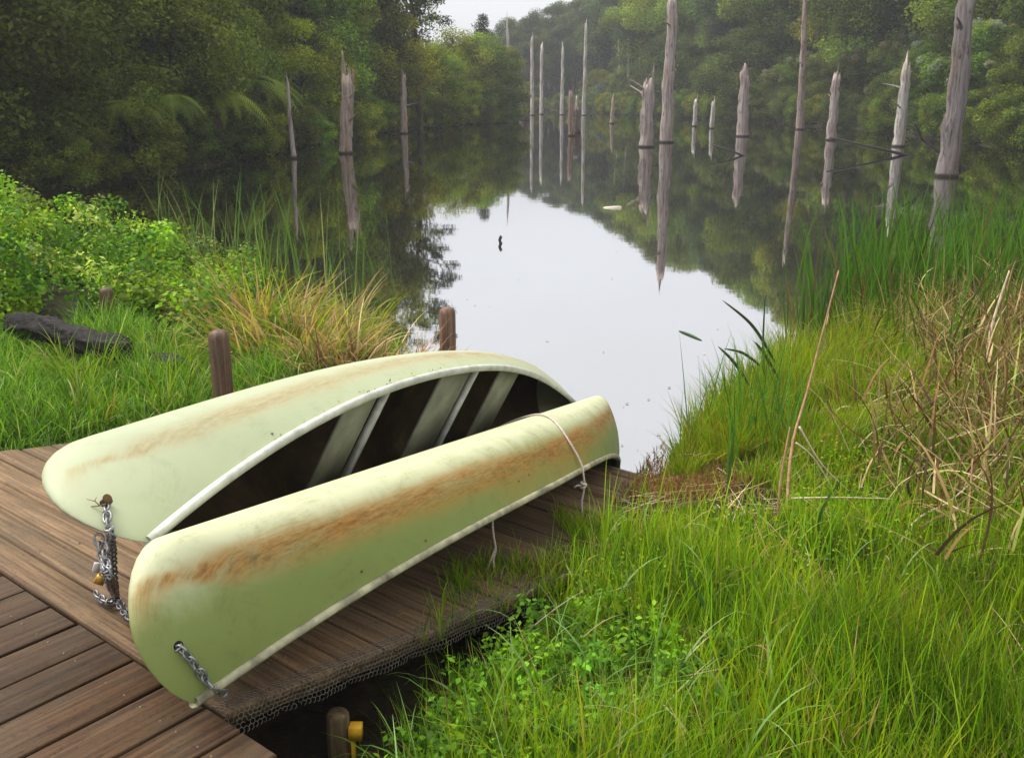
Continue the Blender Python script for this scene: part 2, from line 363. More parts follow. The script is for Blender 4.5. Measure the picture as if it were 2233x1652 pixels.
def hull_mat(name, base, low, streak, sw, sstr, grime, algae_shade, amin, amax):
    # UV: x = along the hull 0..1, y = keel 0 .. gunwale 1
    m, t, o = mat(name)
    uv = N(t, 'ShaderNodeTexCoord').outputs['UV']; su = N(t, 'ShaderNodeSeparateXYZ'); t.links.new(uv, su.inputs[0])
    U, Vv = su.outputs[0], su.outputs[1]
    fc = N(t, 'ShaderNodeFloatCurve'); cv = fc.mapping.curves[0]
    pts = streak
    cv.points[0].location = pts[0]; cv.points[1].location = pts[-1]
    for p in pts[1:-1]: cv.points.new(*p)
    fc.mapping.update(); t.links.new(U, fc.inputs['Value'])
    oc = objcoord(t)
    nA = noise(t, mapping(t, oc, (1, 1, 1)).outputs[0], 2.6, 6, 0.65, 0.6); nB = noise(t, mapping(t, uv, (85, 46, 1)).outputs[0], 1.0, 8, 0.72, 0.6); nC = noise(t, oc, 7, 7, 0.7, 0.5)
    uvs = mapping(t, uv, (9, 7, 1)).outputs[0]; nL = noise(t, uvs, 1.0, 6, 0.7, 0.5)
    nV = noise(t, mapping(t, uv, (90, 2.2, 1)).outputs[0], 1.0, 5, 0.7)
    wob = math_(t, 'MULTIPLY', math_(t, 'SUBTRACT', nA.outputs[0], 0.5), 0.10)
    dv = math_(t, 'ABSOLUTE', math_(t, 'ADD', math_(t, 'SUBTRACT', Vv, fc.outputs[0]), wob))
    band = N(t, 'ShaderNodeMapRange', interpolation_type='SMOOTHSTEP'); band.inputs['From Min'].default_value = sw; band.inputs['From Max'].default_value = sw * 0.08
    t.links.new(dv, band.inputs[0])
    pat = rampnode(t, nL.outputs[0], [(0.30, (0.18, 0.18, 0.18)), (0.62, (1, 1, 1))])
    fade = N(t, 'ShaderNodeMapRange', interpolation_type='SMOOTHSTEP'); fade.inputs['From Min'].default_value = 0.06; fade.inputs['From Max'].default_value = 0.10; t.links.new(U, fade.inputs[0])
    bandf = math_(t, 'MULTIPLY', band.outputs[0], fade.outputs[0])
    sf = math_(t, 'MULTIPLY', math_(t, 'MULTIPLY', bandf, pat.outputs[0]), sstr)
    c = mixc(t, base, tuple(x * 0.88 for x in base), nA.outputs[0])
    # algal film plus painted shade: the flank darkens from bilge to gunwale
    al_shade = N(t, 'ShaderNodeMapRange', interpolation_type='SMOOTHSTEP'); al_shade.inputs['From Min'].default_value = amin; al_shade.inputs['From Max'].default_value = amax
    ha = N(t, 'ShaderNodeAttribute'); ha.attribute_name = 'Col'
    t.links.new(math_(t, 'ADD', ha.outputs['Fac'], math_(t, 'MULTIPLY', math_(t, 'SUBTRACT', nC.outputs[0], 0.5), 0.35)), al_shade.inputs[0])
    c = mixc(t, c, low, math_(t, 'MULTIPLY', al_shade.outputs[0], algae_shade))
    c = mixc(t, c, (0.37, 0.195, 0.042), math_(t, 'MULTIPLY', sf, 0.92, True))
    core = math_(t, 'POWER', bandf, 3.0)
    sp = rampnode(t, nB.outputs[0], [(0.40, (0, 0, 0)), (0.72, (1, 1, 1))])
    c = mixc(t, c, (0.10, 0.042, 0.010), math_(t, 'MULTIPLY', math_(t, 'MULTIPLY', math_(t, 'MULTIPLY', core, sp.outputs[0]), pat.outputs[0]), sstr * 0.95, True))
    gr = rampnode(t, nC.outputs[0], [(0.48, (0, 0, 0)), (0.74, (1, 1, 1))])
    gs = math_(t, 'MULTIPLY', math_(t, 'MULTIPLY', gr.outputs[0], sp.outputs[0]), grime)
    c = mixc(t, c, (0.14, 0.13, 0.05), gs)
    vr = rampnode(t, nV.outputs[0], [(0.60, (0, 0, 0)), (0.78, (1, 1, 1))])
    vf = math_(t, 'MULTIPLY', math_(t, 'MULTIPLY', vr.outputs[0], al_shade.outputs[0]), grime * 0.55)
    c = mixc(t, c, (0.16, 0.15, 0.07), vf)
    rg = N(t, 'ShaderNodeMapRange'); rg.inputs['To Min'].default_value = 0.42; rg.inputs['To Max'].default_value = 0.78; t.links.new(nC.outputs[0], rg.inputs[0])
    # scuffs and hair scratches along the hull, sooty smudges, fine speckle
    nS = noise(t, mapping(t, uv, (16, 260, 1)).outputs[0], 1.0, 6, 0.75, 1.2); sc_ = rampnode(t, nS.outputs[0], [(0.635, (0, 0, 0)), (0.68, (1, 1, 1))])
    nM = noise(t, oc, 3.4, 3, 0.5); sm = rampnode(t, nM.outputs[0], [(0.50, (0, 0, 0)), (0.66, (1, 1, 1))])
    c = mixc(t, c, (0.10, 0.085, 0.035), math_(t, 'MULTIPLY', math_(t, 'MULTIPLY', sc_.outputs[0], sm.outputs[0]), 0.28 + 0.3 * grime))
    nP = noise(t, oc, 150, 2, 0.5); pk_ = rampnode(t, nP.outputs[0], [(0.70, (0, 0, 0)), (0.76, (1, 1, 1))])
    c = mixc(t, c, (0.07, 0.06, 0.03), math_(t, 'MULTIPLY', math_(t, 'MULTIPLY', pk_.outputs[0], gr.outputs[0]), 0.75))
    nD = noise(t, oc, 2.2, 2, 0.5)
    principled(t, o, c, rg.outputs[0], 0.28, bump=math_(t, 'ADD', math_(t, 'MULTIPLY', nB.outputs[0], 0.12), nD.outputs[0]), bstr=0.22, bdist=0.02)
    return m
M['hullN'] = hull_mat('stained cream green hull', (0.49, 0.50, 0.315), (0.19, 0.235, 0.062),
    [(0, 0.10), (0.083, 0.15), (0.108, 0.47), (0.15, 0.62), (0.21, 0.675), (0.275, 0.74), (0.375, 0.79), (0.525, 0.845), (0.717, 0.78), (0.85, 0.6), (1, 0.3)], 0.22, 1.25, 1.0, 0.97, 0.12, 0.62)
M['hullF'] = hull_mat('weathered mint hull', (0.40, 0.43, 0.285), (0.33, 0.38, 0.19),
    [(0, 0.15), (0.083, 0.28), (0.108, 0.58), (0.15, 0.71), (0.21, 0.765), (0.26, 0.79), (0.4, 0.82), (0.6, 0.82), (1, 0.5)], 0.15, 0.50, 0.4, 0.35, 0.3, 1.0)
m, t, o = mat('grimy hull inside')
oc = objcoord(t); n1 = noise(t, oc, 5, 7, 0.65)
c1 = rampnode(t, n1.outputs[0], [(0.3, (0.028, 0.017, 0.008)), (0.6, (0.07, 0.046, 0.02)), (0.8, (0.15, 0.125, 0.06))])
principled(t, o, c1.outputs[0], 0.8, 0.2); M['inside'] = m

# ------------------------------------------------------------------ the land, the lake and the hills
LAKE = np.array([(-12.2, 20.2), (-10.8, 21.9), (-10.5, 22.9), (-9.9, 25.8), (-9.45, 31.8), (-9.3, 35.5), (-9.2, 41.2), (-8.6, 48), (-7.4, 58.5),
    (-3.9, 74), (0.1, 79), (-0.8, 84), (-2.5, 92), (-2.0, 110), (2, 131), (4, 141), (8, 136), (11.4, 116), (16.6, 94), (20.4, 83), (21, 71), (22.4, 66),
    (21.4, 52), (20.5, 39.5), (18.5, 27), (15, 18), (9.5, 12.2), (5.9, 10.4), (2.9, 8.7), (2.1, 7.9), (1.5, 6.9), (1.1, 6.0), (0.84, 5.3),
    (0.3, 5.1), (-0.4, 5.6), (-0.75, 6.8), (-1.0, 7.9), (-2.3, 10.6), (-4.4, 13.2), (-7.5, 16.2), (-9.7, 18.1)])
def lake_sd(x, y):                       # >0 on land, metres from the shore
    x = np.asarray(x, float); y = np.asarray(y, float)
    d = np.full(x.shape, 1e9); ins = np.zeros(x.shape, bool)
    n = len(LAKE)
    for i in range(n):
        a = LAKE[i]; b = LAKE[(i + 1) % n]; ab = b - a
        tt = np.clip(((x - a[0]) * ab[0] + (y - a[1]) * ab[1]) / (ab @ ab), 0, 1)
        d = np.minimum(d, np.hypot(x - a[0] - tt * ab[0], y - a[1] - tt * ab[1]))
        cond = ((a[1] > y) != (b[1] > y))
        with np.errstate(divide='ignore', invalid='ignore'):
            xi = (b[0] - a[0]) * (y - a[1]) / (b[1] - a[1]) + a[0]
        ins ^= cond & (x < xi)
    return np.where(ins, -d, d)
def sstep(a, b, v):
    q = np.clip((v - a) / (b - a), 0, 1); return q * q * (3 - 2 * q)
A2 = np.array([-0.607, 2.138]); DL = np.array([0.779, -0.627]); NL = np.array([0.627, 0.779]); SLOPE = 0.16
def ld(l, d, z=None):                    # deck frame: l along the ramp boards, d down the ramp
    p = A2 + DL * l + NL * d
    return np.array([p[0], p[1], (0.55 - SLOPE * max(d, 0)) if z is None else z])
def to_ld(x, y):
    px = np.asarray(x) - A2[0]; py = np.asarray(y) - A2[1]
    return px * DL[0] + py * DL[1], px * NL[0] + py * NL[1]
def ground(x, y):
    x = np.asarray(x, float); y = np.asarray(y, float)
    s = lake_sd(x, y); sp = np.maximum(s, 0)
    leftn = sstep(0.5, -1.5, x)
    near = leftn * 0.42 * (1 - np.exp(-sp / 2.0)) + (1 - leftn) * (0.2 * (1 - np.exp(-sp / 0.7)) + 0.035 * np.minimum(sp, 6))
    near = near + np.minimum(sp, 30) * 0.012
    rise = sstep(17, 27, y) * np.where(x < 6, sstep(-1, -8, x + 0.045 * np.maximum(y - 58, 0) * 0), 1.0)
    leftslope = 0.75 * (1 - 0.88 * sstep(38, 72, y))
    rightslope = (0.34 + 0.18 * sstep(96, 78, y)) * (1 - 0.72 * sstep(104, 128, y))
    sl = np.where(x < 6, np.where(y > 100, 0.12, leftslope), rightslope)
    rise = np.where(y > 80, 1.0, rise)
    hill = sl * sp * sp / (sp + 2.5)
    hill = 34 * (1 - np.exp(-hill / 34))
    z = near + rise * hill
    l, d = to_ld(x, y)
    lq = l + 0.55 * np.maximum(d - 0.7, 0); under = sstep(0.35, -0.12, lq) * sstep(-3.5, -3.0, l) * sstep(-2.5, -1.5, d) * sstep(3.9, 2.8, d)     # hollow under the boards
    z = z * (1 - under) + under * np.minimum(z, -0.02 + 0.12 * sstep(3.0, 0.5, d))
    z = np.where(s < 0, np.maximum(-0.9, s * 0.35) - 0.02, z)
    z = z + 0.03 * np.sin(x * 3.1 + 1.3 * y) * np.sin(y * 2.3 - x) * np.clip(sp, 0, 1)
    return z
gu = np.linspace(-1, 1, 261); gx = 60 * np.sinh(gu * 3.6) / math.sinh(3.6) * 3.0
gv = np.linspace(0, 1, 321); gy = -14 + 16 + 250 * np.sinh((gv - 0.16) * 4.0) / math.sinh(0.84 * 4.0)
GX, GY = np.meshgrid(gx, gy, indexing='ij'); GZ = ground(GX, GY)
nx, ny = GX.shape
ii, jj = np.meshgrid(np.arange(nx - 1), np.arange(ny - 1), indexing='ij'); b0 = ii * ny + jj
GQ = np.stack([b0, b0 + ny, b0 + ny + 1, b0 + 1], -1).reshape(-1, 4)
g = mk('ground', np.stack([GX, GY, GZ], -1).reshape(-1, 3), GQ, M['soil'], smooth=True)
tag(g, 'dark soil of the lake banks and hillsides under the plants', 'ground', kind='structure')
# land all the way out to the horizon, beneath the detailed sheet
V, fl = box((-2500, -2500, -1.6), (2500, 2500, -1.2))
tag(mk('terrain', V, fl, M['soil']), 'low land stretching away beyond the lake', 'terrain', kind='structure')
wq = np.concatenate([[-60], np.linspace(-14, 26, 60), [60]]); wy = np.concatenate([[4.2], np.linspace(5, 150, 120)])
WX, WY = np.meshgrid(wq, wy, indexing='ij'); nx2, ny2 = WX.shape
ii, jj = np.meshgrid(np.arange(nx2 - 1), np.arange(ny2 - 1), indexing='ij'); b0 = ii * ny2 + jj
lk = mk('lake_water', np.stack([WX, WY, 0 * WX], -1).reshape(-1, 3), np.stack([b0, b0 + ny2, b0 + ny2 + 1, b0 + 1], -1).reshape(-1, 4), M['water'])
tag(lk, 'still dark lake mirroring the trees and pale sky', 'water', kind='structure')
# misty hills far behind the end of the lake
hx = np.linspace(-620, 620, 120); hy = np.linspace(330, 760, 40)
HX, HY = np.meshgrid(hx, hy, indexing='ij')
ridge = 20 + 6 * np.sin(HX * 0.008 + 0.6) + 3 * np.sin(HX * 0.021 + 2) + 0.05 * np.abs(HX)
HZ = ridge * np.sin(np.clip((HY - 330) / 430, 0, 1) * np.pi) ** 0.8 + rng.normal(0, 1.0, HX.shape) - 2
ii, jj = np.meshgrid(np.arange(119), np.arange(39), indexing='ij'); b0 = ii * 40 + jj
hl = mk('hills', np.stack([HX, HY, HZ], -1).reshape(-1, 3), np.stack([b0, b0 + 40, b0 + 41, b0 + 1], -1).reshape(-1, 4), M['hill'], smooth=True)
tag(hl, 'pale forested hills fading into mist beyond the lake', 'hills', kind='structure')
# the mist itself: one closed box of even, thin air
V, fl = box((-680, -40, -2.7), (680, 800, 86))
hz = mk('haze', V, fl, None)
m, t, o = mat('thin mist'); pv = N(t, 'ShaderNodeVolumePrincipled'); pv.inputs['Color'].default_value = (0.93, 0.95, 1, 1); pv.inputs['Density'].default_value = 0.0010
t.links.new(pv.outputs[0], o.inputs['Volume']); hz.data.materials.append(m)
tag(hz, 'thin pale mist hanging over the lake and hills', 'haze', kind='stuff')

# ------------------------------------------------------------------ deck and ramp
deck_yaw = math.atan2(NL[1], NL[0])
def plank(parent, name, length, width, thick, centre, mat_, direction, pitch=0.0):
    k = ('plk', round(length, 3), round(width, 3), round(thick, 3), mat_.name)
    me = PL.get(k)
    if me is None:
        V, fl = box((-length / 2, -width / 2, -thick), (length / 2, width / 2, 0), 0.004)
        me = mesh_data('plank', V, fl, mat_); PL[k] = me
    o = link(name, me, parent, centre)
    dx = np.array([direction[0], direction[1], 0.0]); dx[2] = -math.tan(pitch[0]) if isinstance(pitch, tuple) else 0.0
    ex = Vector(dx).normalized(); up = Vector((0, 0, 1)) if not isinstance(pitch, tuple) else Vector(pitch[1])
    ey = up.cross(ex).normalized(); ez = ex.cross(ey)
    Rm = Matrix((ex, ey, ez)).transposed()
    o.rotation_euler = (Rm @ Matrix.Rotation(random.gauss(0, 0.004), 3, 'X') @ Matrix.Rotation(random.gauss(0, 0.0012), 3, 'Z')).to_euler()
    return o
PL = {}
dk = empty('boardwalk', ld(-1.5, -1.2, 0.55)); tag(dk, 'reddish brown timber boardwalk with boards running towards the lake', 'boardwalk')
seams = [0.0, -0.157, -0.32, -0.507, -0.692, -0.86, -1.03, -1.205, -1.385, -1.56, -1.735, -1.91, -2.085, -2.26, -2.435, -2.61, -2.785, -2.96, -3.135]
for a, b in zip(seams[:-1], seams[1:]):
    wdt = a - b - 0.012; c_ = (a + b) / 2
    plank(dk, 'plank', 2.6, round(wdt, 3), 0.032, ld(c_, -1.306 + random.uniform(-.003, .003), 0.55 + random.uniform(-.0015, .0015)), M['deckwood'], NL)
for dd in (-0.12, -0.9, -1.8):
    V, fl = box((-1.58, -0.03, -0.14), (1.56, 0.03, 0)); o_ = link('bearer', mesh_data('bearer', V, fl, M['rampwood']), dk, ld(-1.57, dd, 0.516)); o_.rotation_euler = (0, 0, math.atan2(DL[1], DL[0]))
rp = empty('boat_ramp', ld(-1.7, 1.8)); tag(rp, 'weathered timber ramp sloping from the boardwalk down into the lake', 'ramp')
nrm = Vector((NL[0] * SLOPE, NL[1] * SLOPE, 1)).normalized()
for k in range(27):
    dmid = 0.004 + 0.1552 * (k + 0.5)
    ext = random.uniform(-0.012, 0.012)
    wv = 0.141 if k < 14 else 0.136
    p = ld(-1.70 + ext, dmid); p[2] += random.uniform(-.002, .002) + (random.uniform(-.008, .004) if k > 13 else 0)
    pl = plank(rp, 'plank', 2.88, wv, 0.034, p, M['rampwood'], DL, (0.0, nrm))
    if k > 13: pl.rotation_euler.z += random.gauss(0, 0.006)
for ll in (-0.42, -1.7, -2.95):
    V, fl = tube([ld(ll, 0.02) - [0, 0, .11], ld(ll, 2.0) - [0, 0, .11], ld(ll, 4.2) - [0, 0, .11]], 0.06, 4); mk('bearer', V, fl, M['rampwood'], rp)

def netting(l0, l1, d0, d1, cell, r, over=0.0):
    a = cell / math.sqrt(3); parts = []; ed = []
    ncol = int((l1 - l0) / (1.5 * a)) + 1; nrow = int((d1 - d0) / cell) + 1
    segs = []
    for i in range(ncol):
        for j in range(nrow):
            cx = l0 + 1.5 * a * i; cy = d0 + cell * (j + 0.5 * (i % 2))
            p = [(cx + a * math.cos(q), cy + a * math.sin(q)) for q in (0, math.pi / 3, 2 * math.pi / 3, math.pi)]
            segs += [(p[0], p[1]), (p[1], p[2]), (p[2], p[3])]
    S = np.array(segs)                                      # n,2,2
    keep = rng.random(len(S)) > 0.06; S = S[keep]
    L = S[..., 0]; D = S[..., 1]
    edge = -0.258; ov = np.maximum(L - edge, 0)
    Lc = np.minimum(L, edge + 0.004) + 0.25 * ov * (0.6 + 0.4 * np.sin(D * 23)); z = 0.55 - SLOPE * D + 0.0045 - ov * 0.95 + 0.002 * np.sin(D * 70) * np.sin(L * 60)
    px = A2[0] + DL[0] * Lc + NL[0] * D; py = A2[1] + DL[1] * Lc + NL[1] * D
    P = np.stack([px, py, z], -1)
    Tn = P[:, 1] - P[:, 0]; Tn /= np.maximum(np.linalg.norm(Tn, axis=1), 1e-9)[:, None]
    up = np.array([0.1, 0.2, 1.0]); s1 = np.cross(Tn, up); s1 /= np.maximum(np.linalg.norm(s1, axis=1), 1e-9)[:, None]; s2 = np.cross(s1, Tn)
    V = []
    for e_ in (0, 1):
        for q in range(3):
            th = 2 * math.pi * q / 3 + math.pi / 2
            V.append(P[:, e_] + r * (math.cos(th) * s1 + math.sin(th) * s2))
    V = np.stack(V, 1); n = len(V); b = np.arange(n)[:, None] * 6
    Q = np.concatenate([b + np.array([[q, (q + 1) % 3, 3 + (q + 1) % 3, 3 + q]]) for q in range(3)])
    return V.reshape(-1, 3), [Q]
V, fl = join([netting(-0.30, -0.185, 0.0, 2.2, 0.016, 0.0011)])
nw = mk('wire_netting', V, fl, M['wire'], rp); tag(nw, kind='stuff')

def dome_post(name, base, top, r, label, m_=None):
    b = np.array(base, float); t_ = np.array(top, float); h = t_ - b; L = np.linalg.norm(h)
    path = [b + h * q for q in (0, .25, .5, .75, 1 - .055 / L * 1.0)] ; rad = [r * 1.03, r * 1.01, r, r, r]
    for q in (0.25, 0.5, 0.75, 0.93):
        path.append(t_ - h / L * .05 * (1 - math.sin(q * math.pi / 2))); rad.append(r * math.cos(q * math.pi / 2) ** 0.75)
    V, fl = tube(path, rad, 20)
    o = mk(name, V, fl, m_ or M['postwood'], loc=b, smooth=True)
    return tag(o, label, 'post')
dome_post('timber_post', (-1.805, 5.745, 0.0), (-1.80, 5.74, 0.818), 0.063, 'round brown timber post with domed top behind the far canoe beside tan grass')
dome_post('timber_post', (-0.507, 7.36, -0.5), (-0.505, 7.36, 0.61), 0.064, 'round brown timber post standing in the water behind the middle of the canoes')
dome_post('timber_post', (-3.38, 7.9, 0.1), (-3.38, 7.9, 0.66), 0.056, 'short round brown post among green leaves behind the charred log')
sk = at_z(735, 1552, 0.30)
V, fl = tube([[sk[0], sk[1], -0.15], [sk[0], sk[1], 0.1], [sk[0], sk[1], 0.288], [sk[0], sk[1], 0.30]], [0.038, 0.038, 0.037, 0.031], 12, 0.03)
st_ = mk('timber_stake', V, fl, M['greypost'], loc=(sk[0], sk[1], 0)); tag(st_, 'stubby mossy timber stake under the ramp edge with yellow plate fixed to it', 'stake')
V, fl = box((sk[0] + 0.042, sk[1] - 0.02, 0.06), (sk[0] + 0.052, sk[1] + 0.012, 0.255)); V2, fl2 = box((sk[0] + 0.036, sk[1] - 0.024, 0.21), (sk[0] + 0.078, sk[1] + 0.016, 0.258), 0.004)
V, fl = join([(V, fl), (V2, fl2)]); mk('marker_plate', V, fl, M['yellow'], st_)

# ------------------------------------------------------------------ the two canoes
FIT = [4.202649416537706, 0.3483368746721669, 0.32669638992478894, 0.12406966949526078, 0.1879415960904802, 1.7931017120292547, 1.2, 3.409243720680499, 1.2, 2.046386813716714]
POSE_N = (-0.43346829274050824, 0.18107525224516627, 1.1661257309868367, np.array([-0.8435174340518282, 2.2141429574248788, 0.645551283168625]))
POSE_F = (-1.142401132945676, 0.19382632997195395, 1.181017135118207, np.array([-1.0371076664952779, 2.510328312116884, 0.9704835697810876]))
NU, NV = 97, 21
def hull():
    L, B, D, rise, a, n, rec, m0, m1, p = FIT
    u = np.linspace(-1, 1, NU); au = np.abs(u); sg = np.sign(u); us = 0.72; De = D + rise; x0 = L / 2 - a
    K = np.zeros((NU, 2))
    for i, tt in enumerate(au):
        if tt < us: K[i] = (tt / us * x0, 0)
        else:
            ph = (tt - us) / (1 - us) * (np.pi / 2 + rec); s_, c_ = np.sin(ph), np.cos(ph)
            zz = 1 - np.sign(c_) * abs(c_) ** (2 / n); zm = 1 + abs(np.cos(np.pi / 2 + rec)) ** (2 / n)
            K[i] = (x0 + a * abs(s_) ** (2 / n), De * zz / zm)
    xt = K[-1, 0]; gx_ = au * xt; gb = B * (1 - au ** p); gz_ = D + rise * au ** 3
    v = np.linspace(0, 1, NV); P = np.zeros((NU, NV, 3))
    for i in range(NU):
        m_ = m0 + (m1 - m0) * au[i] ** 2; ph = v * np.pi / 2
        f = np.sin(ph) ** (2 / m_); g_ = 1 - np.clip(np.cos(ph), 0, 1) ** (2 / m_)
        P[i, :, 0] = sg[i] * (K[i, 0] + (gx_[i] - K[i, 0]) * g_); P[i, :, 1] = gb[i] * f; P[i, :, 2] = K[i, 1] + (gz_[i] - K[i, 1]) * g_
    Q = P.copy(); Q[:, :, 1] *= -1
    return P, Q
HP, HQ = hull()
def rotm(roll, pitch, yaw):
    return np.array((Matrix.Rotation(yaw, 3, 'Z') @ Matrix.Rotation(pitch, 3, 'Y') @ Matrix.Rotation(roll, 3, 'X'))) @ np.diag([1, -1, -1.0])
def seats_at(pose, spans):
    C = Canoe(pose); gx_ = proj(C.P[:, -1])[:, 0]; u_ = np.linspace(-1, 1, NU); f = lambda q: float(np.interp(q, gx_, u_))
    return [(f(a), f(b), st) for a, b, st in spans]
class Canoe:
    def __init__(s, pose):
        s.R = rotm(*pose[:3]); s.t = pose[3]; s.tip = HP[0, -1]
        s.P = s.w(HP); s.Q = s.w(HQ)
        n = np.cross(np.gradient(s.P, axis=0), np.gradient(s.P, axis=1)); n /= np.maximum(np.linalg.norm(n, axis=2), 1e-9)[..., None]
        cen = s.w(np.array([0, 0, 0.25])); n *= np.sign(np.sum(n * (s.P - s.w(HP * [1, 0, 0] + [0, 0, .28])), 2))[..., None]
        s.N = n
    def w(s, X): return (X - s.tip) @ s.R.T + s.t
    def surf(s, u, v, off=0.0, side='P'):
        i = (u + 1) / 2 * (NU - 1); j = v * (NV - 1); i0, j0 = min(int(i), NU - 2), min(int(j), NV - 2); fi, fj = i - i0, j - j0
        G = s.P if side == 'P' else s.Q
        def bl(X): return X[i0, j0] * (1 - fi) * (1 - fj) + X[i0 + 1, j0] * fi * (1 - fj) + X[i0, j0 + 1] * (1 - fi) * fj + X[i0 + 1, j0 + 1] * fi * fj
        n = bl(s.N)
        if side == 'Q':
            ln = n @ s.R; ln[1] *= -1; n = ln @ s.R.T
        return bl(G) + n / np.linalg.norm(n) * off, n / np.linalg.norm(n)
    def pick(s, x, y, off=0.0):
        q = proj(s.P); k = np.unravel_index(np.argmin(np.hypot(q[..., 0] - x, q[..., 1] - y)), q.shape[:2])
        bu, bv, st = k[0] / (NU - 1) * 2 - 1, k[1] / (NV - 1), 0.03
        for _ in range(7):
            cand = [(min(max(bu + a * st, -1), 1), min(max(bv + b * st, 0), 1)) for a in (-1, 0, 1) for b in (-1, 0, 1)]
            pr = [np.hypot(*(proj(s.surf(u, v)[0]) - [x, y])) for u, v in cand]
            bu, bv = cand[int(np.argmin(pr))]; st *= .6
        p, n = s.surf(bu, bv, off)
        return p, n, (bu, bv)
def grid_faces(nu, nv, flip=False):
    i, j = np.meshgrid(np.arange(nu - 1), np.arange(nv - 1), indexing='ij'); b = i * nv + j
    q = np.stack([b, b + nv, b + nv + 1, b + 1], -1).reshape(-1, 4)
    return q[:, ::-1] if flip else q
def build_canoe(pose, mhull, label, seats):
    C = Canoe(pose)
    root = empty('canoe', C.t); tag(root, label, 'canoe', 'upturned canoes on the ramp')
    # one sheet from gunwale over the keel to the other gunwale
    def sheet(inset):
        L, B = FIT[0], FIT[1]
        Pl = HP.copy(); Ql = HQ.copy()
        S = np.concatenate([Ql[:, ::-1], Pl[:, 1:]], 1)
        if inset:
            n = np.cross(np.gradient(S, axis=0), np.gradient(S, axis=1)); n /= np.maximum(np.linalg.norm(n, axis=2), 1e-9)[..., None]
            axis = S * [1, 0, 0] + [0, 0, 0.3]; n *= np.sign(np.sum(n * (axis - S), 2))[..., None]
            n[:3] = 0; n[-3:] = 0
            S = S + n * inset
            lim = np.abs(HP[:, -1, 1])[:, None]; S[..., 1] = np.clip(S[..., 1], -lim * 0.97, lim * 0.97)
        return S
    uu = np.linspace(0, 1, NU)[:, None] * np.ones(2 * NV - 1); vv = np.abs(np.linspace(-1, 1, 2 * NV - 1))[None] * np.ones((NU, 1))
    uv = np.stack([uu, vv], -1).reshape(-1, 2)
    S = sheet(0.0); q = grid_faces(NU, 2 * NV - 1)
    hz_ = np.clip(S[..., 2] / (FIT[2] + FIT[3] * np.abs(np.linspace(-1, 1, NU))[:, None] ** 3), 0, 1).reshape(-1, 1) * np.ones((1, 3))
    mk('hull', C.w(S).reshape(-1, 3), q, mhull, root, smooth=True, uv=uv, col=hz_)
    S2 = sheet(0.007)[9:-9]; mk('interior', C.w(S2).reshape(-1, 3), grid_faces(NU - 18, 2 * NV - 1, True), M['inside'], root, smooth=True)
    for sgn in (1, -1):                   # gunwale: a rolled strip along each top edge
        e = HP[:, -1].copy(); e[:, 1] *= sgn
        T = np.gradient(e, axis=0); T /= np.linalg.norm(T, axis=1)[:, None]
        outw = np.stack([-T[:, 1], T[:, 0], 0 * T[:, 0]], -1) * (1 if sgn > 0 else -1); outw *= np.sign(np.sum(outw * [0, sgn, 0], 1))[:, None]
        outw /= np.linalg.norm(outw, axis=1)[:, None]; up = np.array([0, 0, 1.0])
        prof = [(-0.012, -0.004), (0.002, -0.016), (0.012, -0.016), (0.017, -0.010), (0.017, 0.004), (0.010, 0.010), (-0.010, 0.010), (-0.014, 0.004)]
        G = np.stack([e + outw * a_ + up * b_ for a_, b_ in prof], 1)
        n = len(prof); i, j = np.meshgrid(np.arange(NU - 1), np.arange(n), indexing='ij'); j2 = (j + 1) % n
        Q = np.stack([i * n + j, i * n + j2, (i + 1) * n + j2, (i + 1) * n + j], -1).reshape(-1, 4)
        caps = [np.array([list(range(n)), [(NU - 1) * n + k for k in range(n)][::-1]])]
        mk('gunwale', C.w(G).reshape(-1, 3), [Q] + caps, M['trim'] if mhull is M['hullF'] else M['trimN'], root)
    for (ua, ub, strip) in seats:         # bench panels across the hull
        def cross(u, z):
            i = int(round((u + 1) / 2 * (NU - 1))); k = np.argmin(np.abs(HP[i, :, 2] - z)); return HP[i, k, 0], HP[i, k, 1] * 0.985
        z = FIT[2] - 0.045
        xa, ya = cross(ua, z); xb, yb = cross(ub, z)
        V = []; 
        for (zz) in (z, z - 0.014):
            V += [(xa, -ya, zz), (xb, -yb, zz), (xb, yb, zz), (xa, ya, zz)]
        V = np.array(V); Fc = np.array([(0, 1, 2, 3), (7, 6, 5, 4), (0, 4, 5, 1), (1, 5, 6, 2), (2, 6, 7, 3), (3, 7, 4, 0)])
        seat = mk('seat', C.w(V), Fc, M['seat'], root)
        if strip:
            xc = xb + 0.04; xd = xc + 0.03; yc = cross(ub + 0.03, z)[1]
            V, fl = box((xc, -yc, z - 0.012), (xd, yc, z + 0.016), 0.004); mk('thwart', C.w(V), fl, M['trim'], root)
    return root, C
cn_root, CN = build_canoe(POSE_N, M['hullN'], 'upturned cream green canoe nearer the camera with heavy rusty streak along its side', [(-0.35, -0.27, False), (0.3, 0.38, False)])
cf_root, CF = build_canoe(POSE_F, M['hullF'], 'pale mint canoe tipped on its side behind the other with open dark interior showing seats', seats_at(POSE_F, [(812, 866, True), (992, 1045, True), (1112, 1150, False)]))
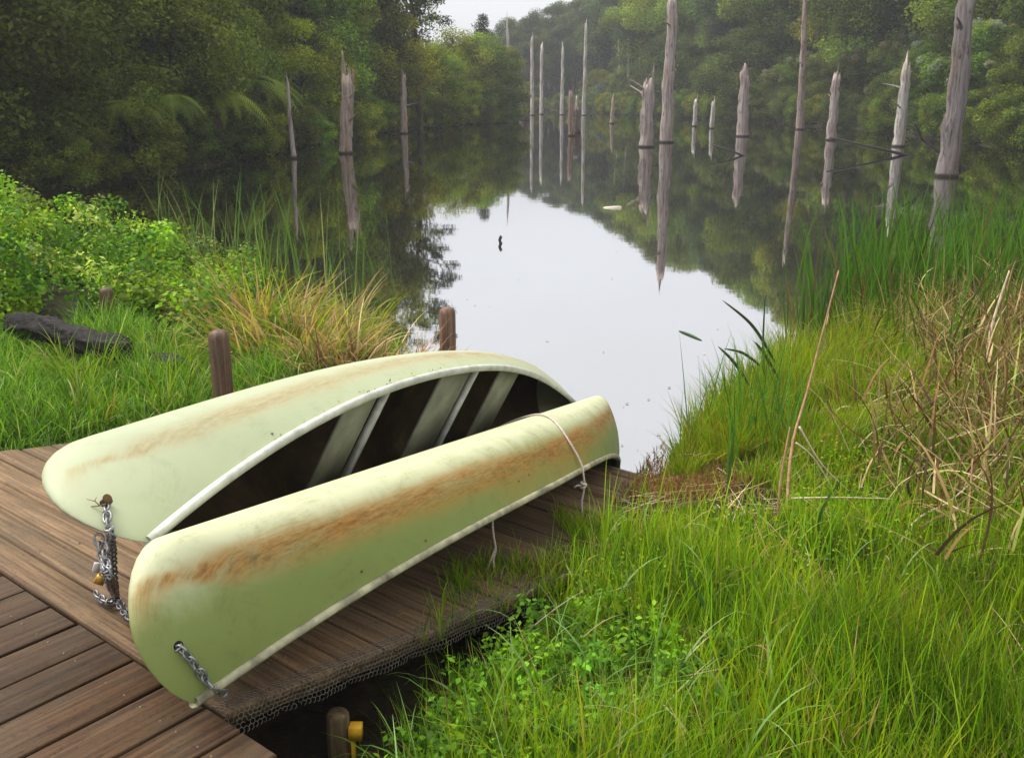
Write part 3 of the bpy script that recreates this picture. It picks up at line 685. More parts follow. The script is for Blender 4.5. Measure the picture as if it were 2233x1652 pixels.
def disc_on(C, root, name, x, y, r, m_, off=0.0015, depth=0.003, n=12):
    p, nn, _ = C.pick(x, y); a = np.cross(nn, [0, 0, 1.0]); a /= np.linalg.norm(a); b = np.cross(nn, a)
    th = np.linspace(0, 2 * np.pi, n, endpoint=False)
    r0 = p + (np.cos(th)[:, None] * a + np.sin(th)[:, None] * b) * r - nn * 0.004
    r1 = p + (np.cos(th)[:, None] * a + np.sin(th)[:, None] * b) * r * 0.85 + nn * depth
    V = np.concatenate([r0, r1, [p + nn * depth * 1.2]]); j = np.arange(n); j2 = (j + 1) % n
    return mk(name, V, [np.stack([j, j2, n + j2, n + j], -1), np.stack([n + j, n + j2, np.full(n, 2 * n)], -1)], m_, root)
disc_on(CN, cn_root, 'chain_hole', 389, 1408, 0.016, M['dark'], depth=0.001)
disc_on(CF, cf_root, 'chain_hole', 229, 1097, 0.017, M['dark'], depth=0.001)
for x, y in ((787, 1245), (927, 1178), (1130, 1048), (1152, 1034)): disc_on(CN, cn_root, 'rivet', x, y, 0.006, M['rivet'])
for x, y in ((592, 945), (889, 817), (306, 1178), (940, 806)): disc_on(CF, cf_root, 'rivet', x, y, 0.0055, M['rivet'])

# rope over the near canoe, cord hanging under its edge
u0 = CN.pick(1265, 1025)[2][0]
pth = [CN.surf(0.30, 0.35, 0.006, 'Q')[0], CN.surf(0.27, 0.12, 0.006, 'Q')[0], CN.surf(0.24, 0.05, 0.006)[0], CN.surf(0.19, 0.3, 0.006)[0], CN.surf(0.165, 0.55, 0.006)[0], CN.surf(0.165, 0.8, 0.007)[0], CN.surf(0.19, 0.97, 0.02)[0]]
gk = CN.surf(0.195, 1.0, 0.024)[0]; pth += [gk + [0, 0, -0.03], gk + [0.004, 0, -0.09], gk + [-0.006, -.004, -0.16], gk + [-0.002, 0, -0.24]]
V1 = tube(bezier_pts(pth, 60), 0.0055, 6)
kn = gk + np.array([0, 0, -0.075]); th = np.linspace(0, 4 * np.pi, 26)
V2 = tube(np.stack([kn[0] + 0.012 * np.cos(th), kn[1] + 0.012 * np.sin(th), kn[2] + 0.012 * np.sin(th * 0.5)], -1), 0.006, 6)
V3 = tube([kn, kn + [-0.03, -0.01, 0.002], kn + [-0.045, -0.015, -0.006]], 0.005, 6)
V, fl = join([V1, V2, V3]); tag(mk('rope', V, fl, M['rope'], loc=pth[0], smooth=True), 'pale cord tied over the far end of the stained canoe with knot below its edge', 'rope')
gp = CN.surf(-0.2, 1.0, 0.02)[0]; gp = at_y(1074, 1148, gp[1])
V1 = tube(bezier_pts([gp + [0, 0, .03], gp, gp + [0.005, 0, -.05], gp + [0.012, 0, -.10], gp + [0.002, 0, -.15], gp + [0.008, 0, -.21]], 24), 0.0045, 6)
V2 = tube(bezier_pts([gp + [0.012, 0, -.09], gp + [-0.006, 0.0, -.14], gp + [-0.022, 0.0, -.19]], 12), 0.004, 6)
V, fl = join([V1, V2]); tag(mk('rope', V, fl, M['rope'], loc=gp, smooth=True), 'frayed short cord dangling beneath the middle of the stained canoe', 'rope')

# chains: every link its own part
def stadium(lng=0.036, wid=0.023, r=0.0036):
    hl_ = lng / 2 - wid / 2; a = np.linspace(-np.pi / 2, np.pi / 2, 5); R_ = wid / 2
    c = [(hl_ + R_ * math.cos(q), R_ * math.sin(q), 0) for q in a] + [(-hl_ - R_ * math.cos(q), -R_ * math.sin(q), 0) for q in a]
    c = np.array(c); n = len(c); m_ = 5; V = []
    T = np.roll(c, -1, 0) - np.roll(c, 1, 0); T /= np.linalg.norm(T, axis=1)[:, None]; nn = np.cross(T, [0, 0, 1.0])
    for q in range(m_):
        th = 2 * np.pi * q / m_; V.append(c + r * (math.cos(th) * nn + math.sin(th) * np.array([0, 0, 1.0])))
    V = np.stack(V, 1).reshape(-1, 3); i, j = np.meshgrid(np.arange(n), np.arange(m_), indexing='ij'); i2, j2 = (i + 1) % n, (j + 1) % m_
    return mesh_data('link', V, np.stack([i * m_ + j, i2 * m_ + j, i2 * m_ + j2, i * m_ + j2], -1).reshape(-1, 4), M['chain'], smooth=True)
LINK = stadium()
def chain(paths, label, extra=None):
    root = empty('chain', paths[0][0]); tag(root, label, 'chain')
    for pth in paths:
        P = bezier_pts(pth, 200); s = np.concatenate([[0], np.cumsum(np.linalg.norm(np.diff(P, axis=0), axis=1))])
        n = max(2, int(s[-1] / 0.0225))
        for k in range(n):
            q = s[-1] * (k + 0.5) / n; c_ = np.array([np.interp(q, s, P[:, a]) for a in range(3)]); c2 = np.array([np.interp(min(q + 0.006, s[-1]), s, P[:, a]) for a in range(3)]); c1 = np.array([np.interp(max(q - 0.006, 0), s, P[:, a]) for a in range(3)])
            o_ = link('link', LINK, root, c_); tq = Vector(c2 - c1).to_track_quat('X', 'Z')
            o_.rotation_mode = 'QUATERNION'; o_.rotation_quaternion = tq @ Matrix.Rotation(math.pi / 2 * (k % 2) + 0.4 + random.uniform(-.25, .25), 3, 'X').to_quaternion()
    return root
c1 = [CN.pick(388, 1409, -0.02)[0], CN.pick(390, 1413, 0.010)[0], CN.pick(405, 1428, 0.012)[0], CN.pick(425, 1455, 0.012)[0], CN.pick(447, 1484, 0.012)[0], CN.pick(458, 1497, 0.018)[0], at_z(478, 1503, 0.60), at_z(492, 1512, 0.562)]
ch1 = chain([c1], 'galvanised chain through the hole near the tip of the stained canoe')
hf = CF.pick(229, 1099, -0.008)[0]; e1 = CF.pick(234, 1150, 0.012)[0]; e2 = CF.pick(237, 1176, 0.014)[0]
gA = at_z(250, 1296, 0.565)
ph_ = [hf, CF.pick(232, 1125, .012)[0], e1, e2, e2 * 0.6 + gA * 0.4, e2 * 0.3 + gA * 0.7 + [0, 0, -.02], gA, at_z(262, 1318, 0.56), at_z(276, 1338, 0.56), at_z(296, 1350, 0.56)]
eb = CF.surf(-0.93, 0.3, 0.015, 'Q')[0]
b1 = at_y(214, 1168, e2[1] + 0.02); b2 = at_y(224, 1215, e2[1]); b3 = at_y(236, 1262, e2[1] - 0.04)
ph2 = [b1, b2, b3, at_z(246, 1290, 0.565)]
ph3 = [at_y(226, 1185, e2[1] + .01), at_y(230, 1225, e2[1] - .02), at_y(240, 1260, e2[1] - .05), at_z(252, 1300, .565), at_z(240, 1312, .562), at_z(222, 1305, .562), at_z(207, 1292, .562)]
ch2 = chain([ph_, ph2, ph3], 'long doubled chain hanging from the hole in the mint canoe to the boards')
pk = at_z(219, 1262, 0.60)
V, fl = box((pk[0] - .016, pk[1] - .009, pk[2] - .018), (pk[0] + .016, pk[1] + .009, pk[2] + .018), .004)
lk_ = mk('padlock', V, fl, M['brass'], loc=pk); lk_.rotation_euler = (0.3, 0.5, 0.4); tag(lk_, 'small brass padlock hanging on the doubled chain', 'padlock')
th = np.linspace(0, np.pi, 9); V, fl = tube(np.stack([pk[0] + .010 * np.cos(th), 0 * th + pk[1], pk[2] + .018 + .022 * np.sin(th)], -1), .003, 6); mk('shackle', V, fl, M['chain'], lk_)
wp = at_z(211, 1236, 0.62); V, fl = box((-.012, -.004, -.02), (.012, .004, .02), .003); V = V + wp
wo = mk('plastic_tag', V, fl, M['whiteplastic'], loc=wp); wo.rotation_euler = (.2, .3, .5); tag(wo, 'small white plastic tag beside the brass padlock', 'tag')
# dry twig with brown leaf caught at the hole of the mint canoe
tp = CF.pick(216, 1108, .012)[0]; V1 = tube([tp + [-.045, 0, -.004], tp, tp + [.018, 0, .006]], [.001, .002, .0025], 5); V2 = tube([tp + [-.035, 0, .02], tp + [-.012, 0, .014], tp], [.0008, .0016, .0015], 5); V3 = tube([tp + [-.012, 0, .014], tp + [-.006, 0, .026]], .001, 5)
V, fl = join([V1, V2, V3]); tw = mk('dry_twig', V, fl, M['drytwig'], loc=tp); tag(tw, 'dry brown twig caught at the chain hole of the mint canoe', 'twig')
th = np.linspace(0, np.pi, 7); lf = CF.pick(232, 1094, .016)[0]
V = np.concatenate([lf + np.stack([.014 * np.cos(th), 0 * th - .002, .016 * np.sin(th)], -1), lf + np.stack([.014 * np.cos(th[1:-1]), 0 * th[1:-1] + .004, -.02 * np.sin(th[1:-1])], -1)])
mk('dead_leaf', np.concatenate([V, V + [0, .0015, 0]]), [np.array([[0, 1, 2, 3, 4, 5, 6, 11, 10, 9, 8, 7]]), np.array([[0, 1, 2, 3, 4, 5, 6, 11, 10, 9, 8, 7][::-1]]) + 12], M['drytwig'], tw)

# ------------------------------------------------------------------ leaves, blades and crowns
def unit(v): return v / np.maximum(np.linalg.norm(v, axis=-1, keepdims=True), 1e-9)
def leaves(C, Nrm, size, asp, r, droop=0.0):
    n = len(C); a = unit(np.cross(Nrm, unit(r.standard_normal((n, 3))))); a[:, 2] -= droop; a = unit(a); b = unit(np.cross(Nrm, a)); nn = np.cross(a, b)
    s = np.broadcast_to(size, (n,))[:, None]
    V = np.stack([C - a * s * .5, C - b * s * asp * .5 + nn * s * .08, C + a * s * .5, C + b * s * asp * .5 + nn * s * .08], 1)
    return V.reshape(-1, 3), (np.arange(n)[:, None] * 4 + np.arange(4)[None])
def clump_leaves(cs, rs_, k, size, r, flat=0.75, asp=0.5, droop=0.25, tint=None, hue=0.25):
    n = len(cs); d = unit(r.standard_normal((n, k, 3))); rad = r.random((n, k, 1)) ** 0.45
    loc = d * rad * np.asarray(rs_)[:, None, None]; loc[..., 2] *= flat
    C = (cs[:, None] + loc).reshape(-1, 3)
    Nn = unit(d.reshape(-1, 3) * .55 + np.array([0, 0, .6]) + r.standard_normal((n * k, 3)) * .5)
    V, Q = leaves(C, Nn, size * r.uniform(.65, 1.3, n * k), asp, r, droop)
    cb = r.uniform(.5, 1.5, (n, 1, 1)) * r.uniform(.6, 1.4, (n, k, 1)); yel = np.clip(r.normal(0, hue, (n, 1, 1)), -.4, .7)
    base = np.concatenate([1 + yel * 0.38, 1 + yel * .12, 1 - yel * .4], -1) * cb
    if tint is not None: base = base * tint[:, None]
    return V, Q, np.repeat(base.reshape(-1, 3), 4, 0)
class Kind: pass
def make_kind(seed, H, nclump, crown, rclump, k, size, trunk_r, shape='bush', asp=.5, flat=.75, flowers=0.0, droop=.25, bare=.0):
    r = np.random.default_rng(seed); o = Kind(); o.H = H
    cs = []
    tries = 0
    while len(cs) < nclump and tries < 9000:
        tries += 1
        q = r.random(); ang = r.random() * 2 * np.pi
        if shape == 'bush': rad = crown * (math.sin(math.pi * min(.12 + .86 * q, 1)) ** .6) * (.55 + .45 * r.random() ** .5); z = H * (.06 + .9 * q)
        elif shape == 'tree': rad = crown * math.sin(math.pi * (.08 + .9 * q)) ** .7 * r.random() ** .45; z = H * (.28 + .70 * q)
        elif shape == 'gum': rad = crown * r.random() ** .6 * (1.15 - .6 * q); z = H * (.45 + .54 * q)
        elif shape == 'cone': rad = crown * (1 - q) ** .8 * (.5 + .5 * r.random()); z = H * (.12 + .86 * q)
        elif shape == 'layer':
            lev = int(q * 7) / 7; rad = crown * (1 - .55 * lev) * (.3 + .7 * r.random()); z = H * (.46 + .54 * lev) + r.normal(0, .12)
        p = np.array([rad * math.cos(ang), rad * math.sin(ang), z])
        if all(np.linalg.norm(p - c) > rclump * .62 for c in cs): cs.append(p)
    cs = np.array(cs); rr = rclump * r.uniform(.7, 1.25, len(cs))
    ang = np.arctan2(cs[:, 1], cs[:, 0]); lob = 1 + .18 * np.sin(ang * 3 + seed) + .12 * np.sin(ang * 5 + 2 * seed); cs[:, :2] *= lob[:, None]
    V, Q, c = clump_leaves(cs, rr, k, size, r, flat, asp, droop)
    if flowers:
        top = cs[r.random(len(cs)) < flowers]; top = top + unit(top - [0, 0, H * .4]) * rclump * .6
        V2, Q2, c2 = clump_leaves(top, np.full(len(top), rclump * .45), k // 2, size * .75, r, .8, .7)
        c2 = np.ones_like(c2) * np.array([3.0, 2.1, 13.0]) * r.uniform(.7, 1.1, (len(c2), 1))
        Q = np.concatenate([Q, Q2 + len(V)]); V = np.concatenate([V, V2]); c = np.concatenate([c, c2])
    o.crown = mesh_data('crown', V, Q, M['leaf'], col=c)
    lean = r.normal(0, .03, 2); zz = np.linspace(0, H * (.93 if shape != 'bush' else .7), 8)
    path = np.stack([lean[0] * zz + .04 * H * np.sin(zz / H * 4 + seed) * (zz / H), lean[1] * zz + .03 * H * np.sin(zz / H * 3 + 2 * seed) * (zz / H), zz], -1)
    parts = [tube(np.concatenate([[path[0] - [0, 0, .8]], path]), np.concatenate([[trunk_r * 1.3], trunk_r * np.linspace(1.1, .15, 8)]), 8, .06, rs=r)]
    sel = r.permutation(len(cs))[:min(len(cs), 16)]
    for i in sel:
        c_ = cs[i]; z0 = max(.1 * H, c_[2] - .5 * np.linalg.norm(c_[:2]) - .05 * H); s0 = np.array([np.interp(z0, path[:, 2], path[:, 0]), np.interp(z0, path[:, 2], path[:, 1]), min(z0, path[-1, 2])])
        mid = (s0 + c_) / 2 + r.normal(0, .04 * H, 3) * [1, 1, .5]
        parts.append(tube(bezier_pts([s0, mid, c_], 6), trunk_r * np.linspace(.42, .08, 6), 5, cap=False))
    V, fl = join(parts); o.trunk = mesh_data('trunk', V, fl, M['bark'], smooth=True)
    return o
def make_fern(seed):
    r = np.random.default_rng(seed); o = Kind(); o.H = 3.0
    V, fl = tube([[0, 0, -.6], [0.03, 0, 0], [0.02, .05, .9], [0.06, .03, 1.75]], [.16, .14, .11, .10], 8, .12, rs=r); o.trunk = mesh_data('trunk', V, fl, M['bark'])
    Vs, Qs, Cs, n0 = [], [], [], 0
    for f in range(20):
        a = 2 * np.pi * f / 20 + r.normal(0, .12); el = r.uniform(.35, 1.1); L_ = r.uniform(1.5, 2.1); tt = np.linspace(0.04, 1, 30)
        rad = L_ * tt * math.cos(el) * 1.15; z = 1.72 + L_ * (math.sin(el) * tt - (0.85 + .35 * r.random()) * tt ** 2)
        P = np.stack([rad * np.cos(a), rad * np.sin(a), z], -1); side = np.array([-np.sin(a), np.cos(a), 0]); T = unit(np.gradient(P, axis=0))
        wv = .34 * np.sin(np.pi * np.clip(tt, 0, 1) ** .7) + .03
        br = r.uniform(.7, 1.4)
        for sg in (-1, 1):
            tipp = P + (side * sg * .9 + T * .45) * wv[:, None] - [0, 0, .05]; wd = T * (L_ / 30 * .42)
            V = np.stack([P - wd, P + wd, tipp + wd * .25, tipp - wd * .25], 1).reshape(-1, 3)
            Vs.append(V); Qs.append(np.arange(30)[:, None] * 4 + np.arange(4)[None] + n0); n0 += 120; Cs.append(np.ones((120, 3)) * br * r.uniform(.85, 1.15, (120, 1)))
    o.crown = mesh_data('crown', np.concatenate(Vs), np.concatenate(Qs), M['leaf'], col=np.concatenate(Cs)); return o
K = {}
K['shrub'] = [make_kind(10 + i, 2.2, 34, 1.35, .48, 300, .105, .05, 'bush') for i in range(3)]
K['bush'] = [make_kind(20 + i, 4.5, 60, 2.1, .66, 360, .125, .10, 'bush') for i in range(4)]
K['tree'] = [make_kind(30 + i, 8.5, 75, 3.0, .80, 420, .15, .16, 'tree') for i in range(4)]
K['gum'] = [make_kind(40 + i, 14.0, 62, 3.2, .85, 400, .17, .22, 'gum', asp=.32, flat=.6, droop=.7) for i in range(3)]
K['bloom'] = [make_kind(50 + i, 4.0, 56, 2.0, .60, 340, .125, .09, 'bush', flowers=.3) for i in range(2)]
K['cone'] = [make_kind(60, 9.0, 80, 2.1, .62, 300, .16, .16, 'cone')]
K['pine'] = [make_kind(70, 14.0, 48, 3.3, .62, 130, .26, .20, 'layer', asp=.25, flat=.45, droop=.1)]
K['fern'] = [make_fern(80), make_fern(81)]
NM = {'shrub': 'waterside_shrub', 'bush': 'bushy_tree', 'tree': 'forest_tree', 'gum': 'tall_gum_tree', 'bloom': 'flowering_shrub', 'cone': 'conifer_tree', 'pine': 'pine_tree', 'fern': 'tree_fern'}
def plant(kind, x, y, h, color, label, group=None, cat='tree', var=None, rot=None, sink=0.0):
    k = K[kind][var if var is not None else random.randrange(len(K[kind]))]
    z = float(ground(np.array([x]), np.array([y]))[0]) - sink
    z = max(z, -0.25)
    r = empty(NM[kind], (x, y, z)); tag(r, label, cat, group)
    s = h / k.H; r.scale = (s * random.uniform(.9, 1.15), s * random.uniform(.9, 1.15), s); r.rotation_euler = (0, 0, rot if rot is not None else random.uniform(0, 6.28))
    for nm, me in (('trunk', k.trunk), ('crown', k.crown)):
        c = bpy.data.objects.new(nm, me); COL.objects.link(c); c.parent = r
        c.color = (*color, 1) if nm == 'crown' else (1, 1, 1, 1)
    return r
def shore(a, b, step):                   # points along part of the shoreline
    P = LAKE[a:b]; s = np.concatenate([[0], np.cumsum(np.linalg.norm(np.diff(P, axis=0), axis=1))])
    q = np.arange(0, s[-1], step); x = np.interp(q, s, P[:, 0]); y = np.interp(q, s, P[:, 1])
    tx = np.interp(q + .5, s, P[:, 0]) - np.interp(q - .5, s, P[:, 0]); ty = np.interp(q + .5, s, P[:, 1]) - np.interp(q - .5, s, P[:, 1])
    n = np.stack([-ty, tx], -1); return np.stack([x, y], -1), unit(n)
def vary(c, a=.25):
    f = random.uniform(1 - a, 1 + a); g = random.uniform(-.12, .12)
    return (c[0] * f * (1 + g), c[1] * f, c[2] * f * (1 - g))
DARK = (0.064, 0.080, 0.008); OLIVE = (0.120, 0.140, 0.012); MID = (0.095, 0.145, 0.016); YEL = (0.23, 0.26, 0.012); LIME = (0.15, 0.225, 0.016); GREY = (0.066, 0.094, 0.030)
def leftcol(y):
    if y < 30: return vary(tuple(v * 1.35 for v in DARK), .3) if random.random() < .55 else vary(OLIVE, .3)
    if y < 42: return vary(tuple(v * 1.2 for v in random.choice([OLIVE, MID, OLIVE])), .3) if random.random() < .8 else vary(YEL)
    return vary(tuple(v * 1.5 for v in random.choice([OLIVE, MID, LIME, YEL, MID])), .2)
# left bank, from the near corner to the point
LG = {'shrub': 'shrubs overhanging the left shore', 'bush': 'bushy trees on the left bank', 'tree': 'forest trees on the left hillside', 'gum': 'tall trees on the left hillside', 'fern': 'tree ferns on the left bank'}
LL = {'shrub': 'low leafy shrub overhanging the water along the left shore', 'bush': 'rounded bushy tree on the left bank above the waterside shrubs', 'tree': 'leafy forest tree on the steep left hillside', 'gum': 'tall slender forest tree high on the left hillside', 'fern': 'tree fern with arching fronds on the left bank'}
def row(a, b, step, off, kinds, hh, colf, LB, GR, side, jit=.8, ymax=None, hmul=None):
    P, n = shore(a, b, step)
    for p, q in zip(P, n):
        o_ = random.uniform(*off); k = random.choice(kinds); x, y = p + q * side * o_ + np.random.default_rng(int(abs(p[0] * 97 + p[1] * 31))).normal(0, jit, 2) * (0.35 if k == 'shrub' else 1)
        s = float(lake_sd(np.array([x]), np.array([y]))[0])
        if s < -0.15: continue
        h = random.uniform(*hh[k]) * (hmul(y) if hmul else 1)
        if x < 0 and y < 100 and x / y > -.145:      # the bank sinks towards its point
            el_ = float(np.interp(x / y, [-.145, -.125, -.10, -.07, -.04, 0], [10.0, 7.8, 5.6, 5.2, 5.0, 4.6])) * random.uniform(.86, 1.0)
            h = min(h, max(1.2, math.tan(math.radians(el_)) * y - CAMZ - float(ground(np.array([x]), np.array([y]))[0])))
        cc_ = colf(y); px_ = CX + F * x / (y * cT + CAMZ * sT)
        rowname = 'at the water' if o_ < 1.3 else 'above the water' if o_ < 3.5 else 'on the lower slope' if o_ < 8.5 else 'on the middle slope' if o_ < 16 else 'high on the slope'
        lb_ = f"{colour_word(cc_)} {dict(shrub='shrub', bush='bushy tree', tree='forest tree', gum='tall tree', fern='tree fern', bloom='cream flowered shrub')[k]} {rowname} {where(px_)}"
        lb_ = uniq(lb_, h)
        plant(k, x, y, h, cc_, lb_, GR[k], 'shrub' if k in ('shrub', 'bloom') else ('tree fern' if k == 'fern' else 'tree'))
taper = lambda y: 1.25 if y < 56 else max(.92, 1.25 - (y - 56) / 40)
HH = {'shrub': (1.1, 2.0), 'bush': (3.4, 5.0), 'tree': (6.5, 9.5), 'gum': (10, 14), 'fern': (2.6, 3.8), 'bloom': (3.0, 4.6)}
row(0, 11, 1.7, (.1, .7), ['shrub'], HH, leftcol, LL, LG, 1, .3)
row(0, 11, 2.3, (1.4, 2.6), ['bush', 'bush', 'shrub', 'fern'], HH, leftcol, LL, LG, 1, .5, hmul=taper)
row(0, 10, 3.0, (4.0, 6.0), ['bush', 'tree', 'tree', 'fern'], HH, leftcol, LL, LG, 1, .8, hmul=taper)
row(0, 8, 3.6, (8, 11), ['tree', 'tree', 'gum'], HH, leftcol, LL, LG, 1, 1.0, hmul=taper)
row(0, 8, 4.2, (14, 18), ['tree', 'gum'], HH, leftcol, LL, LG, 1, 1.2, hmul=lambda y: 1.2)
for x, y, k, h in ((-13.2, 19.3, 'shrub', 2.0), (-12.6, 18.0, 'shrub', 1.7), (-14.2, 17.2, 'bush', 3.6), (-15.0, 20.5, 'bush', 4.5), (-17.5, 18.5, 'tree', 7.5), (-18.5, 22.5, 'tree', 8.5), (-13.6, 22.3, 'shrub', 2.0), (-11.9, 16.8, 'shrub', 1.3)):
    plant(k, x, y, h, vary(DARK, .25), LL[k], LG[k], 'shrub' if k == 'shrub' else 'tree')
# named single trees of the left bank
plant('pine', -5.9, 64, 15.0, (0.030, 0.040, 0.020), 'tall sparse pine standing above the left bank, its trunk dark against the sky', cat='tree', var=0, rot=.4)
plant('cone', -2.5, 86, 8.3, (0.022, 0.034, 0.016), 'dark pointed conifer rising at the end of the left bank', cat='tree', var=0)
plant('bush', -8.6, 60, 6.8, (0.27, 0.28, 0.012), 'bright yellow leafy tree on the left bank behind the slim dead trunk', cat='tree', var=1)
for x, y, h, c_, lb in ((-4.6, 76.5, 6.4, OLIVE, 'olive bushy tree left of the dark conifer near the bank point'), (-2.5, 79.6, 6.2, MID, 'mid green bushy tree in front of the dark conifer'), (-1.0, 81.0, 5.6, OLIVE, 'round olive tree at the very tip of the left bank')):
    plant('bush', x, y, h, tuple(v * 1.5 for v in c_), lb, cat='tree')
plant('bush', -4.9, 69, 5.4, (0.17, 0.23, 0.016), 'lime green bushy tree near the point of the left bank', cat='tree', var=2)
# right bank
RG = {'shrub': 'shrubs along the right shore', 'bush': 'bushy trees on the right bank', 'tree': 'forest trees on the right hillside', 'gum': 'tall trees on the right hillside', 'bloom': 'cream flowering shrubs on the right bank', 'fern': 'ferns on the right bank'}
RL = {'shrub': 'low dark green shrub at the foot of the right bank', 'bush': 'rounded green bushy tree on the right bank', 'tree': 'hazy green forest tree on the right hillside', 'gum': 'tall hazy tree with bare lower trunk on the right hillside', 'bloom': 'shrub with cream flower heads on the right bank', 'fern': 'fern on the right bank'}
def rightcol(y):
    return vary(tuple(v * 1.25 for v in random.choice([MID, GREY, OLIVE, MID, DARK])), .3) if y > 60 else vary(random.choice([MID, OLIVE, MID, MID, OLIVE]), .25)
row(16, 26, 2.1, (.2, .9), ['shrub'], {'shrub': (1.2, 2.4)}, rightcol, RL, RG, 1, .4)
row(16, 26, 3.0, (2, 3.4), ['bush', 'bush', 'bloom', 'shrub'], {**HH, 'shrub': (1.8, 2.8)}, rightcol, RL, RG, 1, .7)
row(20, 24, 2.2, (2.6, 4.4), ['bloom'], HH, rightcol, RL, RG, 1, .6)
rtall = lambda y: float(np.interp(y, [30, 72, 83, 96, 130], [1.75, 1.75, 1.6, 1.15, .85]))
row(16, 26, 4.2, (5.5, 8), ['tree', 'bush', 'tree'], HH, rightcol, RL, RG, 1, 1.0, hmul=rtall)
row(15, 25, 4.8, (10, 14), ['tree', 'gum'], HH, rightcol, RL, RG, 1, 1.4, hmul=rtall)
row(14, 25, 5.6, (17, 23), ['gum', 'tree'], HH, rightcol, RL, RG, 1, 2.0)
row(14, 24, 6.5, (27, 35), ['gum', 'tree'], HH, rightcol, RL, RG, 1, 2.5)
for x, y, h, vv in ((16.6, 103, 7.5, 0), (20.2, 86.5, 7.2, 1), (18.4, 95, 4.2, 3)):
    plant('bush', x, y, h, vary((0.085, 0.12, 0.025), .1), ['round domed green tree on the right shore left of the tallest dead trunk', 'round domed green tree on the right shore beside the pointed dead trunk', 'small round bush at the foot of the right hillside'][(0, 1, 2)[[16.6, 20.2, 18.4].index(x)]], cat='tree', var=vv)
for i, az_ in enumerate(np.linspace(.15, .44, 30)):
    el_ = float(np.interp(az_, [.05, .16, .22, .28, .34, .44], [7.1, 9.3, 10.3, 12.2, 14.4, 16.5])) + random.uniform(-.5, .35)
    Y_ = 8.0; need = random.uniform(5, 10)
    while float(lake_sd(np.array([az_ * Y_]), np.array([Y_]))[0]) < need or Y_ < 30: Y_ += .5
    x = az_ * Y_; gz0 = float(ground(np.array([x]), np.array([Y_]))[0]); h = math.tan(math.radians(el_)) * Y_ - CAMZ - gz0; c_ = rightcol(Y_)
    plant(['tree', 'tree', 'gum'][i % 3], x, Y_, max(h, 5), c_, uniq(f"tall {colour_word(c_)} tree rising over the right shore {where(CX + F * az_ / cT)}", h), RG['tree'])
for i, az_ in enumerate(np.linspace(-.225, -.146, 9)):
    el_ = float(np.interp(az_, [-.21, -.165, -.144, -.12], [17, 15.0, 12.0, 9.0])) + random.uniform(-.5, .5)
    Y_ = 30.0; need = random.uniform(2.5, 5)
    while float(lake_sd(np.array([az_ * Y_]), np.array([Y_]))[0]) < need and Y_ < 100: Y_ += .5
    x = az_ * Y_; gz0 = float(ground(np.array([x]), np.array([Y_]))[0]); h = math.tan(math.radians(el_)) * Y_ - CAMZ - gz0; c_ = leftcol(40)
    plant(['tree', 'gum', 'tree'][i % 3], x, Y_, max(h, 5), c_, uniq(f"tall {colour_word(c_)} tree rising over the left bank {where(CX + F * az_ / cT)}", h), LG['tree'])
for x, y, h, c_, lb in ((-9.7, 33.0, 3.3, (.20, .26, .02), 'bright yellow green tree fern above the leaning log'), (-10.0, 36.6, 3.9, (.17, .24, .02), 'tall tree fern with drooping fronds behind the leaning log'), (-10.2, 29.6, 2.9, (.12, .18, .02), 'darker tree fern left of the leaning log near the water'), (-10.0, 40.2, 3.6, (.15, .2, .02), 'tree fern beside the thin pale leaning stem'), (-11.3, 33.8, 4.6, (.16, .22, .02), 'highest tree fern above the leaning log on the left slope'), (-10.4, 26.8, 2.7, (.13, .17, .015), 'low tree fern near the nearest part of the left shore')):
    plant('fern', x, y, h, c_, lb, LG['fern'], 'tree fern')
# end of the lake
EG = {k: v for k, v in (('shrub', 'shrubs at the far end of the lake'), ('tree', 'misty trees at the far end of the lake'), ('gum', 'tall misty trees at the far end of the lake'), ('bush', 'bushes at the far end of the lake'))}
EL = {'shrub': 'low misty shrub at the far end of the lake', 'tree': 'pale misty tree at the far end of the lake', 'gum': 'tall pale misty tree at the far end of the lake', 'bush': 'misty rounded bush at the far end of the lake'}
row(13, 17, 2.6, (.3, 1.2), ['shrub', 'bush'], {'shrub': (1.5, 2.5), 'bush': (2.5, 4)}, rightcol, EL, EG, 1, .5)
for i in range(40):
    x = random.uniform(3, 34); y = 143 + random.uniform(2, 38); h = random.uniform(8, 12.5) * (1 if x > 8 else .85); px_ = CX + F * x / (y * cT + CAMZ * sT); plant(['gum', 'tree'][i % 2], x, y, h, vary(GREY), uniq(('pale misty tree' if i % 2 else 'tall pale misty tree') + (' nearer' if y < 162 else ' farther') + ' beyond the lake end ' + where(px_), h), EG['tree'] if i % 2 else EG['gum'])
for i, az_ in enumerate(np.linspace(-.004, .155, 34)):
    el_ = float(np.interp(az_, [0, .03, .07, .11, .16], [5.4, 5.8, 6.6, 7.6, 9.0])) + random.uniform(-.5, .3)
    Y_ = float(np.interp(az_, [0, .06, .1, .16], [150, 152, 142, 112])) + random.uniform(-3, 9) + (9 if i % 2 else 0)
    while float(lake_sd(np.array([az_ * Y_]), np.array([Y_]))[0]) < 3: Y_ += 2
    x = az_ * Y_; h = math.tan(math.radians(el_)) * Y_ - CAMZ - float(ground(np.array([x]), np.array([Y_]))[0])
    plant(['tree', 'gum', 'tree'][i % 3], x, Y_, max(h, 5), vary(GREY), uniq(f"misty skyline tree {'behind' if i % 2 else 'above'} the far shore {where(CX + F * az_ / cT)}", h), 'misty trees on the far skyline')
